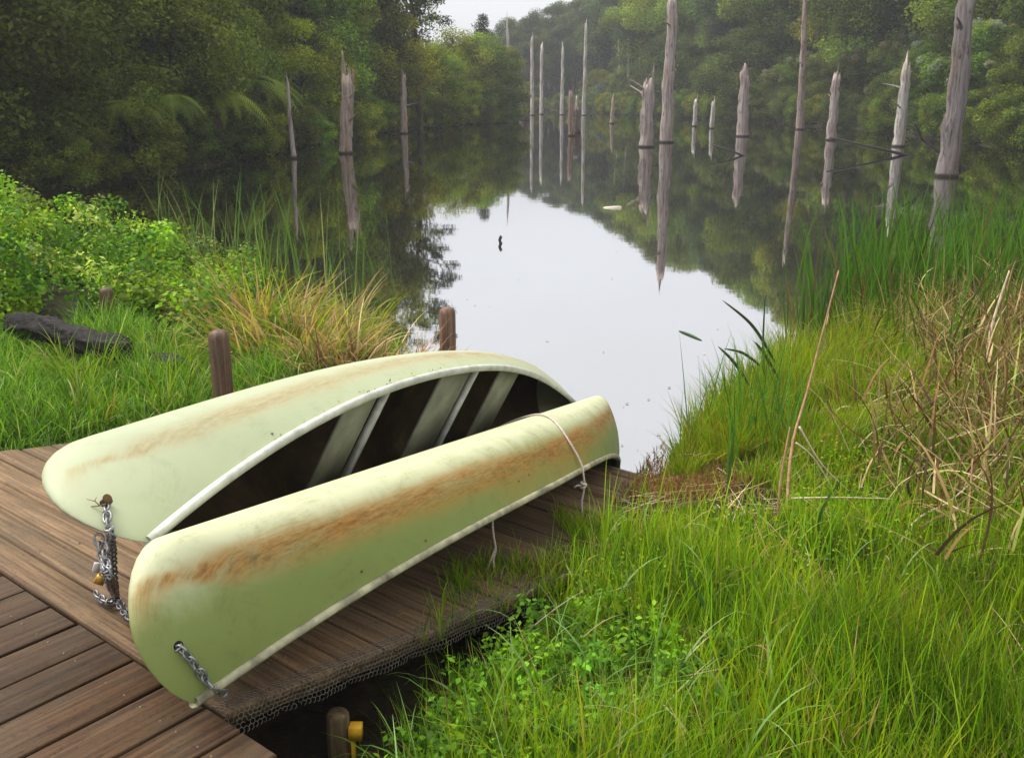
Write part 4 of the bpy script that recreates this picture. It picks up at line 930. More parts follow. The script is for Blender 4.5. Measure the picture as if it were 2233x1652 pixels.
for x, y, h in ((-21, 24, 11), (-24, 28, 12), (-20, 20, 10), (-26, 33, 13), (-22, 36, 12)):
    plant('tree', x, y, h, vary(DARK, .2), uniq(f"dark forest tree high above the left shore {where(CX + F * x / (y * cT + CAMZ * sT))}", h), LG['tree'])
# leafy ground cover that hides the soil of the steep banks
def cover(name, region_n, xr, yr, cond, size, colr, label, dens_h=.35, seed=1, patch=None):
    r = np.random.default_rng(seed); x = r.uniform(*xr, region_n); y = r.uniform(*yr, region_n); s = lake_sd(x, y); ok = cond(x, y, s); x, y = x[ok], y[ok]
    z = ground(x, y); n = len(x); hgt = r.random(n) ** 1.3 * dens_h; C = np.stack([x, y, z + hgt], -1)
    V, Q = leaves(C, unit(np.array([0, 0, .8]) + r.standard_normal((n, 3)) * .6), size * r.uniform(.6, 1.4, n), .5, r, .3)
    ci = np.array(colr)[r.integers(0, len(colr), n)] * r.uniform(.6, 1.4, (n, 1)); o_ = mk(name, V, Q, M['blade'], col=np.repeat(ci, 4, 0)); tag(o_, label, 'undergrowth', kind='stuff'); return o_
cover('undergrowth', 90000, (-24, 1), (18, 84), lambda x, y, s: (s > -.1) & (s < 9) & (x < 0.5) & (y > 18.5 - .3 * (x + 12)), .2, [DARK, OLIVE, (0.05, .04, .015), MID], 'tangled undergrowth covering the left bank', .6, 3)
cover('undergrowth', 130000, (3, 48), (26, 150), lambda x, y, s: (s > -.05) & (s < 9) & (x > 3), .26, [DARK, OLIVE, MID, GREY, (0.07, .05, .02)], 'low undergrowth along the right bank and far shore', .6, 4)

# ------------------------------------------------------------------ dead trunks in the water
def dead(bx, by, tx, ty, wpx, label, tipped='jag', color=(1, 1, 1), Y=None, top_w=.6, bulge=1.25, lean_depth=0.0, z0=0.0, seed=0, group='dead tree trunks standing in the lake'):
    r = np.random.default_rng(seed + int(bx)); b = at_z(bx, by, z0) if Y is None else at_y(bx, by, Y)
    tpt = at_y(tx, ty, b[1] + lean_depth); dist = b[1] * cT + (CAMZ - b[2]) * sT; rad = wpx / 2 / F * dist
    n = 16; q = np.linspace(0, 1, n); path = b + (tpt - b) * q[:, None]; L = np.linalg.norm(tpt - b)
    path[1:-1, 0] += r.normal(0, .10 * rad, n - 2); rr = rad * (1 + (top_w - 1) * q); rr[:2] *= np.array([1 + (bulge - 1) * .5, 1.02])
    path = np.concatenate([[path[0] - (tpt - b) / L * .9], path]); rr = np.concatenate([[rr[0] * 1.05], rr])
    ns = 12; V, fl = tube(path, rr, ns, .07, cap=True, rs=r)
    V = np.array(V); k = len(path)
    if tipped == 'jag':                   # broken top: splinters of uneven length
        ring = V[(k - 1) * ns:k * ns]; sp = np.abs(r.uniform(-.2, 1, ns)) * rad * 1.3; sp[r.integers(0, ns)] += rad * 2.2
        ring[:, 2] += sp; V[-1] -= [0, 0, rad * 1.5]
        c = ring.mean(0); ring[:, :2] += (c[:2] - ring[:, :2]) * .25
    elif tipped == 'point':
        ring = V[(k - 1) * ns:k * ns]; c = ring.mean(0); ring[:] = c + (ring - c) * .12
        ring2 = V[(k - 3) * ns:(k - 2) * ns]; c = ring2.mean(0); ring2[:] = c + (ring2 - c) * .85; ring2 = V[(k - 2) * ns:(k - 1) * ns]; c = ring2.mean(0); ring2[:] = c + (ring2 - c) * .5
    root = empty('dead_trunk', b); tag(root, label, 'dead tree', group)
    tr = mk('trunk', V, fl, M['dead'], root, smooth=False); tr.color = (*color, 1)
    root['_r'] = float(rad)
    if wpx >= 14 and tipped != 'none':
        for _ in range(r.integers(1, 4)):
            qh = r.uniform(.35, .93); a_ = r.uniform(0, 6.28); p0 = b + (tpt - b) * qh; ln = r.uniform(1.6, 4.0) * rad
            snag(root, p0, p0 + np.array([math.cos(a_) * ln, math.sin(a_) * ln, ln * r.uniform(.1, .7)]), rad * .22, rad * .05, color)
    return root, b, tpt, rad
def snag(root, p0, p1, r0, r1, color=(1, 1, 1)):
    V, fl = tube(bezier_pts([p0, (np.array(p0) + p1) / 2 + [0.02, 0, .03], p1], 6), np.linspace(r0, r1, 6), 7, .08); o_ = mk('branch_stub', V, fl, M['dead'], root); o_.color = (*color, 1)
TAN = (1.0, .86, .74); WH = (1.25, 1.25, 1.2); DK = (.45, .38, .34); PK = (1.05, .95, .93)
rt, b, tp_, rd = dead(753, 335, 757, 178, 27, 'thick tan dead trunk with forked broken top in front of the left bank', color=TAN, top_w=.95)
snag(rt, tp_ - [rd * .55, 0, .2], at_y(746, 112, b[1]), rd * .5, rd * .12, TAN); snag(rt, tp_ + [rd * .5, 0, -.2], at_y(771, 152, b[1]), rd * .45, rd * .15, (.9, .6, .42))
dead(880, 292, 880, 165, 17, 'slim tan dead trunk standing before yellow bushes on the left side', color=TAN, top_w=.7)
dead(640, 346, 624, 158, 11, 'thin pale leaning dead stem against dark trees on the left shore', color=PK, top_w=.4, tipped='point')
dead(1112, 262, 1105, 25, 9, 'thin pale dead trunk at the tip of the left bank', color=WH, top_w=.5, tipped='point', Y=82)
dead(1137, 262, 1132, 186, 11, 'short pale dead stub just right of the left bank point', color=PK, top_w=.5, tipped='point')
dead(1146, 263, 1144, 225, 12, 'dark squat stump beside the pale stub at the left bank point', color=DK, top_w=.7)
dead(1160, 252, 1160, 84, 8, 'pale straight far trunk, first of the slender row at the end of the lake', color=WH, top_w=.7)
dead(1180, 250, 1181, 100, 8, 'pale straight far trunk, second of the slender row at the end of the lake', color=WH, top_w=.7)
dead(1225, 251, 1227, 106, 9, 'pale straight far trunk, third of the slender row at the end of the lake', color=WH, top_w=.6)
dead(1273, 252, 1277, 55, 10, 'tallest pale trunk of the slender row at the end of the lake', color=WH, top_w=.6)
dead(1257, 254, 1257, 212, 6, 'tiny pale far stub between the slender trunks and the brown twin stumps', color=WH, top_w=.6)
dead(1245, 297, 1243, 206, 15, 'brown dead stump, taller of a close pair in mid lake', color=(.8, .62, .52), top_w=.6)
dead(1258, 290, 1257, 238, 14, 'blackened short stump, lower of a close pair in mid lake', color=DK, top_w=.9)
dead(1334, 270, 1337, 205, 10, 'small tan dead stump before the sandy patch on the far right shore', color=TAN, top_w=.5, tipped='point')
rt, b, tp_, rd = dead(1409, 321, 1414, 188, 31, 'stout pale dead trunk with ragged hollow top left of the tallest trunk', color=PK, top_w=.85)
snag(rt, tp_ - [rd * .3, 0, .1], at_y(1417, 163, b[1]), rd * .4, rd * .1, DK)
dead(1453, 311, 1466, -6, 28, 'tall straight pale dead trunk reaching the top of the picture in mid lake', color=PK, top_w=.72)
dead(1514, 276, 1517, 220, 10, 'small pale dead stump, left of two before the domed tree', color=WH, top_w=.8)
dead(1552, 281, 1555, 226, 11, 'small pale dead stump, right of two before the domed tree', color=WH, top_w=.8)
dead(1618, 298, 1624, 138, 26, 'pale dead trunk with sharp pointed top before the right bank', color=PK, top_w=.75, tipped='point')
dead(1744, 283, 1757, -20, 17, 'long thin brown dead trunk leaning before the right bank', color=(.85, .72, .66), top_w=.5)
dead(1811, 306, 1824, 168, 21, 'pale dead trunk with dark broken top before the right bank', color=PK, top_w=.75)
dead(1958, 320, 1976, 150, 24, 'pale leaning dead trunk beside a long fallen branch in the water', color=WH, top_w=.75)
dead(2062, 385, 2110, -40, 44, 'thick grey dead trunk leaning at the right side of the lake', color=(.72, .68, .68), top_w=.74)
for i, (x0, y0, x1, y1, wv, Y, lb) in enumerate(((1371, 175, 1369, 40, 6, 120, 'thin pale stem among hazy trees above the far right shore'), (1655, 200, 1648, 60, 7, 92, 'thin pale stem among trees above the pointed dead trunk'), (1795, 190, 1790, 50, 9, 84, 'brown bare stem among trees left of the flowering shrubs'), (1352, 118, 1346, 40, 5, 126, 'short pale stem high in the hazy right forest'))):
    dead(x0, y0 + 60, x1, y1, wv, lb, color=PK, top_w=.5, Y=Y, group='bare stems in the right forest')
# fallen branches poking from the water
def stick(pts, r0, r1, label, fork=None):
    V1 = tube(bezier_pts(pts, 14), np.linspace(r0, r1, 14), 7, .08); parts = [V1]
    if fork is not None: parts.append(tube(bezier_pts(fork, 8), np.linspace(r0 * .6, r1 * .6, 8), 6))
    V, fl = join(parts); tag(mk('fallen_branch', V, fl, M['wetstick'], loc=pts[0], smooth=True), label, 'branch', 'fallen branches in the lake')
a = at_z(1619, 340, 0); stick([a + [.15, 0, -.08], a, at_y(1590, 328, a[1]), at_y(1553, 316, a[1] + .3)], .055, .022, 'small dark branch poking from water by the pointed dead trunk')
a = at_z(1975, 339, 0); stick([a + [.15, 0, -.08], a, at_y(1900, 321, a[1]), at_y(1808, 300, a[1] + .3)], .085, .035, 'long thin dark branch lying across the water beside the pale leaning trunk')
a = at_z(2100, 370, 0); stick([a + [.15, 0, -.1], a, at_y(2045, 332, a[1]), at_y(1985, 285, a[1] + .2)], .10, .035, 'thick dark branch angled out of the water at the base of the grey trunk', [at_y(2010, 308, a[1]), at_y(2000, 285, a[1]), at_y(1992, 268, a[1])])
a = at_z(2250, 268 + 50, 0); stick([a, at_y(2200, 292, a[1]), at_y(2160, 296, a[1])], .045, .018, 'thin twig near the right edge above the dark water')
a = at_z(1091, 531, 0); V, fl = tube([a + [0, 0, -.1], a + [.004, 0, 0], a + [-.012, 0, .05], a + [.008, 0, .1], a + [.0, 0, .125]], [.022, .024, .02, .025, .008], 8, .15)
tag(mk('floating_stub', V, fl, M['wetstick'], loc=a), 'tiny black stub standing out of bright water in mid lake', 'stub')
a = at_z(1335, 452, 0.012); th = np.linspace(0, 2 * np.pi, 12, endpoint=False); V = np.concatenate([a + np.stack([.19 * np.cos(th), .08 * np.sin(th), .0 * th - .012], -1), a + np.stack([.17 * np.cos(th), .07 * np.sin(th), .015 + .01 * np.cos(th)], -1)])
j = np.arange(12); tag(mk('floating_bark', V, [np.stack([j, (j + 1) % 12, 12 + (j + 1) % 12, 12 + j], -1), np.array([np.arange(12) + 12])], M['rope'], loc=a), 'pale strip of bark floating on mid lake', 'bark')

# ------------------------------------------------------------------ charred log
la = np.array([-3.75, 7.05, 0.56]); lb_ = np.array([-2.70, 6.55, 0.50]); r = np.random.default_rng(5)
q = np.linspace(0, 1, 44); P = la + (lb_ - la) * q[:, None]; P[:, 2] += .02 * np.sin(q * 5) - .02; P[:, 1] += .015 * np.sin(q * 7)
V, fl = tube(P, .088 * (1 + .08 * np.sin(q * 9) + .05 * np.sin(q * 23)) * np.where(q > .96, .7, 1), 30, .0, rs=r)
V = np.array(V); ax = np.repeat(P, 30, 0); an = np.tile(np.linspace(0, 2 * np.pi, 30, endpoint=False), 44); qq = np.repeat(q, 30)
gr_ = 1 + .10 * np.sin(an * 5 + 2 * np.sin(qq * 6)) + .09 * np.sign(np.sin(an * 11 + 3 * np.sin(qq * 9))) * np.abs(np.sin(an * 11 + 3 * np.sin(qq * 9))) ** .5 * .6 + .06 * r.standard_normal(len(an))
V[:len(ax)] = ax + (V[:len(ax)] - ax) * gr_[:, None]
tag(mk('charred_log', V, fl, M['char'], loc=la), 'black charred log lying in grass at the left', 'log')
V, fl = tube([[-2.6, 6.62, .36], [-2.4, 6.55, .38], [-2.2, 6.5, .33]], [.055, .05, .03], 12, .2, rs=r); tag(mk('charred_log', V, fl, M['char'], loc=(-2.55, 6.62, .4)), 'small black timber end in grass right of the charred log', 'log')
V, fl = tube([[-10.3, 34.0, -.2], [-10.6, 34.0, 1.5], [-12.4, 34.3, 4.2]], [.16, .14, .07], 8, .1, rs=r); lt = mk('leaning_log', V, fl, M['bark'], loc=(-10.3, 34, -.2)); tag(lt, 'dark leaning log on the left bank beneath the tree ferns', 'log')

# ------------------------------------------------------------------ grasses and reeds
def blades(X, Y, Z, h, wd, lean, az, bend, col, segs=4, tipc=1.15, basec=.6, twist=None):
    n = len(X); q = np.linspace(0, 1, segs + 1)
    dirv = np.stack([np.cos(az), np.sin(az)], -1)
    ang = lean[:, None] + bend[:, None] * q[None] ** 1.3                     # angle from vertical along the blade
    ds = h[:, None] / segs
    dx = np.sin(ang) * ds; dz = np.cos(ang) * ds
    R_ = np.concatenate([np.zeros((n, 1)), np.cumsum(dx[:, :-1], 1)], 1); H_ = np.concatenate([np.zeros((n, 1)), np.cumsum(dz[:, :-1], 1)], 1)
    C = np.stack([X[:, None] + R_ * dirv[:, :1], Y[:, None] + R_ * dirv[:, 1:], Z[:, None] + H_], -1)
    fa = rng.uniform(0, np.pi, n) if twist is None else twist
    side = np.stack([np.cos(fa), np.sin(fa), 0 * fa], -1)
    ww = wd[:, None] * np.clip(1.05 - q[None] ** 2.2, .06, 1) * .5
    V = np.stack([C - side[:, None] * ww[..., None], C + side[:, None] * ww[..., None]], 2).reshape(-1, 3)
    b = (np.arange(n)[:, None] * (segs + 1) + np.arange(segs)[None]).reshape(-1) * 2
    Q = np.stack([b, b + 1, b + 3, b + 2], -1)
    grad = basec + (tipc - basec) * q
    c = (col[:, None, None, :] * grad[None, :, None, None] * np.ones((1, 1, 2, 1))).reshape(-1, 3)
    return V, Q, c
class Acc:
    def __init__(s): s.V, s.Q, s.C, s.n = [], [], [], 0
    def add(s, V, Q, c): s.V.append(V); s.Q.append(Q + s.n); s.C.append(c); s.n += len(V)
    def make(s, name, m_, label, cat, kind='stuff', loc=None):
        o_ = mk(name, np.concatenate(s.V), np.concatenate(s.Q), m_, loc=loc, col=np.concatenate(s.C)); tag(o_, label, cat, kind=kind); return o_
def palette(n, cols, wts=None, amp=.25):
    c = np.array(cols); k = rng.choice(len(c), n, p=None if wts is None else np.array(wts) / np.sum(wts)); return c[k] * rng.uniform(1 - amp, 1 + amp, (n, 1)) * rng.uniform(.92, 1.08, (n, 3))
def scatter(n, xr, yr, cond):
    x = rng.uniform(*xr, n); y = rng.uniform(*yr, n); ok = cond(x, y); return x[ok], y[ok]
def lownoise(x, y, s, seed=0):
    return .5 + .25 * (np.sin(x * s + seed) * np.cos(y * s * 1.1 + seed * 2) + np.sin(x * s * 1.9 + y * s * 1.3 + seed) + .5 * np.sin(y * s * 3.1 - x * s * 2.3))
G_LIME = (.215, .36, .010); G_MID = (.13, .26, .012); G_YEL = (.31, .36, .018); G_DARK = (.05, .12, .010); STRAW = (.48, .36, .18); TANC = (.38, .23, .10); BRN = (.17, .095, .05); REED = (.075, .20, .02); PALE = (.46, .38, .26)
# right meadow: long fine lime grass
def rmeadow(x, y):
    l, d = to_ld(x, y); s = lake_sd(x, y); return (s > .03) & ((l > .02 + .1 * np.sin(9 * d)) | (d > 3.3) | ((d > .75) & (d < 2.75) & (l > -.26 - .46 * np.sqrt(np.clip(d - .75, 0, 9)) * (.6 + .4 * np.sin(d * 6.0))))) & ~((l < .02) & (d < 0))
A_ = Acc()
x, y = scatter(300000, (-.6, 6.2), (2.0, 9.5), rmeadow); l, d = to_ld(x, y)
dist = np.hypot(x, y); keep = rng.random(len(x)) < np.clip(3.6 / dist, .25, 1) ** 1.3 * np.where((l < .55) & (d < 1.2), .35, 1); x, y, l, d = x[keep], y[keep], l[keep], d[keep]; n = len(x)
onramp = (l < -.2) & (d < 3.3); litter = (d > 2.3) & (l < -.32)
tuft = lownoise(x, y, 2.3, 1); sdv = lake_sd(x, y)
h = (.06 + .15 * tuft) * rng.uniform(.6, 1.35, n) * np.clip(.45 + sdv * .6, .4, 1.15) * np.where(onramp | litter, .7, 1) * np.interp(y, [2.4, 3.2, 4.2], [1.6, 1.35, 1.0])
keep = ~((onramp & (rng.random(n) < .25)) | (litter & (rng.random(n) < .8))); x, y, h, tuft, l, d = x[keep], y[keep], h[keep], tuft[keep], l[keep], d[keep]; n = len(x)
z = ground(x, y); z = np.where((l < -.22) & (d < 3.3), np.maximum(z, .55 - SLOPE * d - .02), z)
c = palette(n, [G_LIME, G_YEL, G_MID, G_DARK, STRAW], [5, 1.8, 3.4, .9, .6]); far = np.clip((y - 4.0) / 2.5, 0, 1)[:, None]; c = c * (1 - .25 * far) + far * .25 * np.array(G_YEL)
pt = lownoise(x, y, 3.7, 9)[:, None]; c = np.where(pt < .38, c * np.array([.62, .74, .8]), c); c = np.where(pt > .72, c * np.array([1.15, 1.02, 1.0]), c)
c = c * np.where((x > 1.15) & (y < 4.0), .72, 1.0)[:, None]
az = rng.uniform(0, 6.28, n)
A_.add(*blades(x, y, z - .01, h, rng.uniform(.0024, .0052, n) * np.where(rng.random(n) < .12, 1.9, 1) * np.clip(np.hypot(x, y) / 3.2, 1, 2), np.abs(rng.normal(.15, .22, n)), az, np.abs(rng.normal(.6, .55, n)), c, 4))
xs, ys = scatter(60000, (-.3, 5.0), (3.2, 8.5), lambda x, y: rmeadow(x, y)); ls, ds_ = to_ld(xs, ys); kk = (ls > -.1) & (rng.random(len(xs)) < np.clip(lownoise(xs, ys, 4.1, 5) * 1.3 - .2, .05, 1)); xs, ys = xs[kk], ys[kk]; ns_ = len(xs); r2 = np.random.default_rng(77)
Vl, Ql = leaves(np.stack([xs, ys, ground(xs, ys) + r2.uniform(.04, .2, ns_)], -1), unit(np.array([0, 0, .8]) + r2.standard_normal((ns_, 3)) * .6), r2.uniform(.012, .026, ns_), .55, r2, .1); A_.add(Vl, Ql, np.repeat(palette(ns_, [G_LIME, G_YEL, G_MID], None, .35), 4, 0))
n = 700; xs, ys = scatter(4000, (-.1, 5.0), (2.2, 7.5), rmeadow); xs, ys = xs[:n], ys[:n]; n = len(xs)
A_.add(*blades(xs, ys, ground(xs, ys) + rng.uniform(.05, .16, n), rng.uniform(.1, .34, n), rng.uniform(.003, .006, n), rng.uniform(.7, 1.5, n), rng.uniform(0, 6.28, n), rng.normal(.3, .4, n), palette(n, [STRAW, PALE, TANC], None, .2), 4, basec=1.0))
n = 160; xs, ys = scatter(2500, (-.3, 2.0), (2.2, 4.0), rmeadow); xs, ys = xs[:n], ys[:n]; n = len(xs)
A_.add(*blades(xs, ys, ground(xs, ys), rng.uniform(.2, .42, n), rng.uniform(.006, .011, n), np.abs(rng.normal(.3, .2, n)), rng.uniform(0, 6.28, n), rng.uniform(1.2, 2.4, n), palette(n, [(.30, .42, .16), (.20, .34, .06)], None, .2), 8, basec=.9))
n = 1700; xs, ys = scatter(14000, (-.2, 3.2), (2.1, 4.1), lambda x, y: rmeadow(x, y) & (x > .25 + .2 * np.sin(3 * y))); xs, ys = xs[:n], ys[:n]; n = len(xs)
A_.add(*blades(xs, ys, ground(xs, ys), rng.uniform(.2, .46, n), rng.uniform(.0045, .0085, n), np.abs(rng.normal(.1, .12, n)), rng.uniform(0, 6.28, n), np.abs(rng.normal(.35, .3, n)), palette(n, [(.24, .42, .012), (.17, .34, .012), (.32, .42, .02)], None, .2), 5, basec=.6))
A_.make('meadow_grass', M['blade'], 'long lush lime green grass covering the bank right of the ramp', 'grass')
# yellowish grass tussocks at the right water edge
A_ = Acc()
def tussock(acc, x0, y0, R_, n, hm, cols, wts, bend=(.7, .4), wd=(.003, .006), zoff=0., basec=.6, segs=5, lean=(.1, .5)):
    a = rng.uniform(0, 2 * np.pi, n); rr = R_ * np.sqrt(rng.random(n)); x = x0 + rr * np.cos(a); y = y0 + rr * np.sin(a); z = np.maximum(ground(x, y), -.1); LN = lean
    h = hm * rng.uniform(.3, 1.3, n) * (1 - .25 * (rr / R_)) * (.8 + .35 * np.sin(a * 3 + x0 * 9)); az = a + rng.normal(0, .8, n)
    acc.add(*blades(x, y, z + zoff, h, rng.uniform(*wd, n), LN[0] + LN[1] * (rr / R_) * rng.random(n), az, np.abs(rng.normal(*bend, n)), palette(n, cols, wts), segs, basec=basec))
for (x0, y0, R_, hm) in ((1.42, 5.75, .22, .40), (1.85, 6.45, .28, .44), (2.25, 7.1, .32, .42), (1.75, 5.4, .32, .32), (2.75, 7.4, .4, .42), (2.4, 6.3, .45, .36), (1.3, 5.4, .14, .28), (3.1, 8.1, .35, .42), (3.3, 7.0, .45, .4), (3.8, 8.3, .45, .45)):
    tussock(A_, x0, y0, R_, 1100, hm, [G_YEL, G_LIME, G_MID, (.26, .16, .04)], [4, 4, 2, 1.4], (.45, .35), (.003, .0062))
for (x0, y0, R_, hm) in ((1.12, 5.62, .13, .30), (1.28, 6.05, .14, .36), (1.58, 6.65, .18, .36), (1.95, 7.3, .2, .38), (2.35, 7.85, .22, .4), (1.02, 5.25, .1, .22)):
    tussock(A_, x0, y0, R_, 420, hm, [G_YEL, G_LIME, G_MID, (.26, .16, .04)], [3, 3, 3, 1.4], (.6, .4), (.003, .007))
n = 90; xs, ys = rng.normal(1.45, .16, n), rng.normal(5.55, .25, n)
A_.add(*blades(xs, ys, np.maximum(ground(xs, ys), 0), rng.uniform(.35, .75, n), rng.uniform(.007, .013, n), np.abs(rng.normal(.1, .1, n)), rng.uniform(0, 6.28, n), np.abs(rng.normal(.3, .25, n)), palette(n, [REED, (.12, .26, .03), (.06, .15, .02)]), 6, basec=.8))
A_.make('edge_grass', M['blade'], 'yellow green grass tussocks along the water edge on the right', 'grass')
# left lawn beside the ramp
A_ = Acc()
x, y = scatter(42000, (-5.2, -.9), (4.2, 7.6), lambda x, y: ((to_ld(x, y)[0] < -3.10 + .08 * np.sin(7 * to_ld(x, y)[1])) & (lake_sd(x, y) > .1)))
n = len(x); z = np.maximum(ground(x, y), 0); t_ = lownoise(x, y, 2.9, 4)
l, d = to_ld(x, y); h = (.10 + .22 * t_ ** 1.5) * rng.uniform(.5, 1.5, n) * np.where(l > -3.35, 1.15, 1)
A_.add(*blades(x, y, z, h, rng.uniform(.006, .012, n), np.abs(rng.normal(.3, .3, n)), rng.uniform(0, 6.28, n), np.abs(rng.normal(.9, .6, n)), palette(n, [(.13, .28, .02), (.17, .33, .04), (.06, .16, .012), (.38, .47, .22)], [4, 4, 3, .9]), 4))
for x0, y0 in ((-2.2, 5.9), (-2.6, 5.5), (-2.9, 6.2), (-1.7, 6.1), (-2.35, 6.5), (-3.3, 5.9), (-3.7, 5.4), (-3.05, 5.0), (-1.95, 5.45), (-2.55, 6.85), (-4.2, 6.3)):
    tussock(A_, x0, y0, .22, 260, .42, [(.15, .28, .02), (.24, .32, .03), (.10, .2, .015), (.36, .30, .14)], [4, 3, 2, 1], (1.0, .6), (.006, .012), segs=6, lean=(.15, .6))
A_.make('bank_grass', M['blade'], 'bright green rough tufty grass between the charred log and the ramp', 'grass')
# bright leafy herbs on the left shore
A_ = Acc(); r = np.random.default_rng(12)
cs = []
for i in range(330):
    y = r.uniform(6.6, 11.8); xl = -1116 / F * (y * cT + .5) - .9; x = xl + (abs(xl) - 2.2 - .10 * (y - 6.6)) * r.random() ** 1.1
    s = float(lake_sd(np.array([x]), np.array([y]))[0])
    l, d = (float(v) for v in to_ld(x, y))
    if s < .15 or (y < 7.35 and x > -4.1 and x < -1.9): continue
    if -4.0 < x < -2.7 and y < 8.0: continue
    gz_ = float(ground(np.array([x]), np.array([y]))[0]); px = CX + F * x / (y * cT + .4)
    top = np.interp(px, [-200, 0, 100, 300, 420, 520, 620], [1.15, .95, .78, .66, .5, .4, .25]) * r.uniform(.55, 1.1) * np.interp(y, [6.6, 8.2, 11], [.55, .9, 1.0])
    for q in np.arange(.12, top, .2): cs.append((x + r.normal(0, .06), y + r.normal(0, .06), gz_ + q))
cs = np.array(cs); V, Q, c = clump_leaves(cs, np.full(len(cs), .19), 58, .058, r, .8, .6, .1, hue=.15)
hz_ = palette(len(cs), [(.16, .30, .02), (.22, .35, .03), (.08, .19, .015), (.33, .42, .10)], [4, 3, 3, 1.2], .15); A_.add(V, Q, c * np.repeat(hz_, 58 * 4, 0))
A_.make('leafy_herbs', M['blade'], 'bank of bright green leafy herbs on the left shore', 'plants')
# herbs in the dark gap right of the ramp
A_ = Acc(); cs = []
for i in range(210):
    l = r.uniform(-.14, .75); d = r.uniform(-.35, 1.35); p = ld(l, d); gz_ = float(ground(p[:1], p[1:2])[0])
    if l < .12 and d < .05: continue
    for q in np.arange(.03, r.uniform(.06, .24), .06): cs.append((p[0] + r.normal(0, .02), p[1] + r.normal(0, .02), gz_ + q))
cs = np.array(cs); V, Q, c = clump_leaves(cs, np.full(len(cs), .07), 26, .028, r, .7, .6, .1, hue=.12); hz_ = palette(len(cs), [(.12, .27, .018), (.17, .33, .02), (.08, .19, .012)], None, .2); A_.add(V, Q, c * np.repeat(hz_, 26 * 4, 0))
n = 420; l = rng.uniform(.02, .9, n); d = rng.uniform(-.4, 1.2, n); x = A2[0] + DL[0] * l + NL[0] * d; y = A2[1] + DL[1] * l + NL[1] * d
A_.add(*blades(x, y, ground(x, y), rng.uniform(.15, .42, n), rng.uniform(.005, .011, n), np.abs(rng.normal(.2, .2, n)), rng.uniform(0, 6.28, n), np.abs(rng.normal(1.3, .6, n)), palette(n, [(.14, .27, .04), (.22, .36, .12), (.10, .2, .02)]), 7))
A_.make('shade_herbs', M['blade'], 'small leafy herbs and arching grass in the shade below the ramp edge', 'plants')
# straw coloured tussocks behind the far canoe, each a plant of its own
for i, (x0, y0, R_, n, hm, cols, lb) in enumerate(((-1.15, 6.95, .42, 2600, .62, [STRAW, TANC, (.22, .20, .05), BRN], 'large straw coloured grass tussock between the two posts behind the far canoe'), (-1.75, 7.35, .45, 2400, .66, [STRAW, G_YEL, G_MID, TANC], 'mixed green and straw grass tussock behind the post with domed top'), (-2.2, 8.2, .5, 2400, .75, [G_YEL, G_MID, TANC, STRAW], 'tall yellow green grass tussock left of the straw tussocks'), (-.80, 7.55, .28, 1300, .42, [TANC, STRAW, G_MID], 'small tan grass tussock at the water beside the post standing in the lake'), (-1.55, 8.5, .4, 1700, .6, [G_MID, G_YEL, STRAW], 'green grass tussock at the shore behind the straw tussocks'))):
    B_ = Acc(); tussock(B_, x0, y0, R_ * 1.15, n // 2, hm, cols, None, (1.4, .9), (.011, .021), segs=7, lean=(.2, .85)); o_ = B_.make('grass_tussock', M['straw'] if i in (0, 3) else M['blade'], lb, 'tussock', kind='thing', loc=(x0, y0, 0))
    o_['group'] = 'grass tussocks behind the far canoe'
# reeds standing in the left shallows
def reedbed(name, pts, n, hm, cols, wts, label, wd=(.010, .018), lean=.1, bend=(.25, .25)):
    B_ = Acc(); P = np.array(pts); k = rng.integers(0, len(P) - 1, n); f = rng.random(n)[:, None]; xy = P[k] * (1 - f) + P[k + 1] * f + rng.normal(0, .28, (n, 2)); s = lake_sd(xy[:, 0], xy[:, 1]); ok = s < .5; xy = xy[ok]; n = len(xy)
    z = np.maximum(ground(xy[:, 0], xy[:, 1]), -.25)
    B_.add(*blades(xy[:, 0], xy[:, 1], z, hm * rng.uniform(.5, 1.25, n), rng.uniform(*wd, n), np.abs(rng.normal(lean, .1, n)), rng.uniform(0, 6.28, n), np.abs(rng.normal(*bend, n)), palette(n, cols, wts), 6, basec=.8, tipc=1.1, twist=rng.normal(0, .5, n)))
    return B_.make(name, M['blade'], label, 'reeds')
reedbed('reeds', [(-4.9, 13.2), (-3.9, 12.5), (-2.9, 11.3), (-2.1, 10.3), (-1.4, 9.0)], 110, 1.15, [(.11, .21, .04), (.16, .26, .08), (.28, .33, .17)], [4, 3, 1.5], 'slender green reeds standing in the shallows at the left shore')
# reeds standing at the right shore
reedbed('reeds', [(3.1, 8.9), (3.6, 9.2), (4.4, 9.5), (5.2, 9.9), (6.2, 10.4), (7.6, 11.2)], 1050, 1.2, [REED, (.10, .2, .03), (.06, .12, .02), (.2, .12, .06)], [4, 4, 3, .5], 'dense stand of tall green reeds at the right shore', wd=(.014, .026), lean=.08)
B_ = Acc()
x, y = scatter(2000, (2.9, 7.5), (6.6, 9.9), lambda x, y: (lake_sd(x, y) > -.1) & (CX + F * x / (y * cT + .5) > 1770)); x = x[:620]; y = y[:620]; n = len(x)
B_.add(*blades(x, y, ground(x, y), rng.uniform(.45, 1.1, n), rng.uniform(.010, .018, n), np.abs(rng.normal(.12, .12, n)), rng.uniform(0, 6.28, n), np.abs(rng.normal(.3, .25, n)), palette(n, [REED, (.11, .22, .03), (.07, .13, .02)]), 6, basec=.8, twist=rng.normal(0, .5, n)))
B_.make('marsh_reeds', M['blade'], 'green sword leaved reeds growing through dead stalks on the right bank', 'reeds')
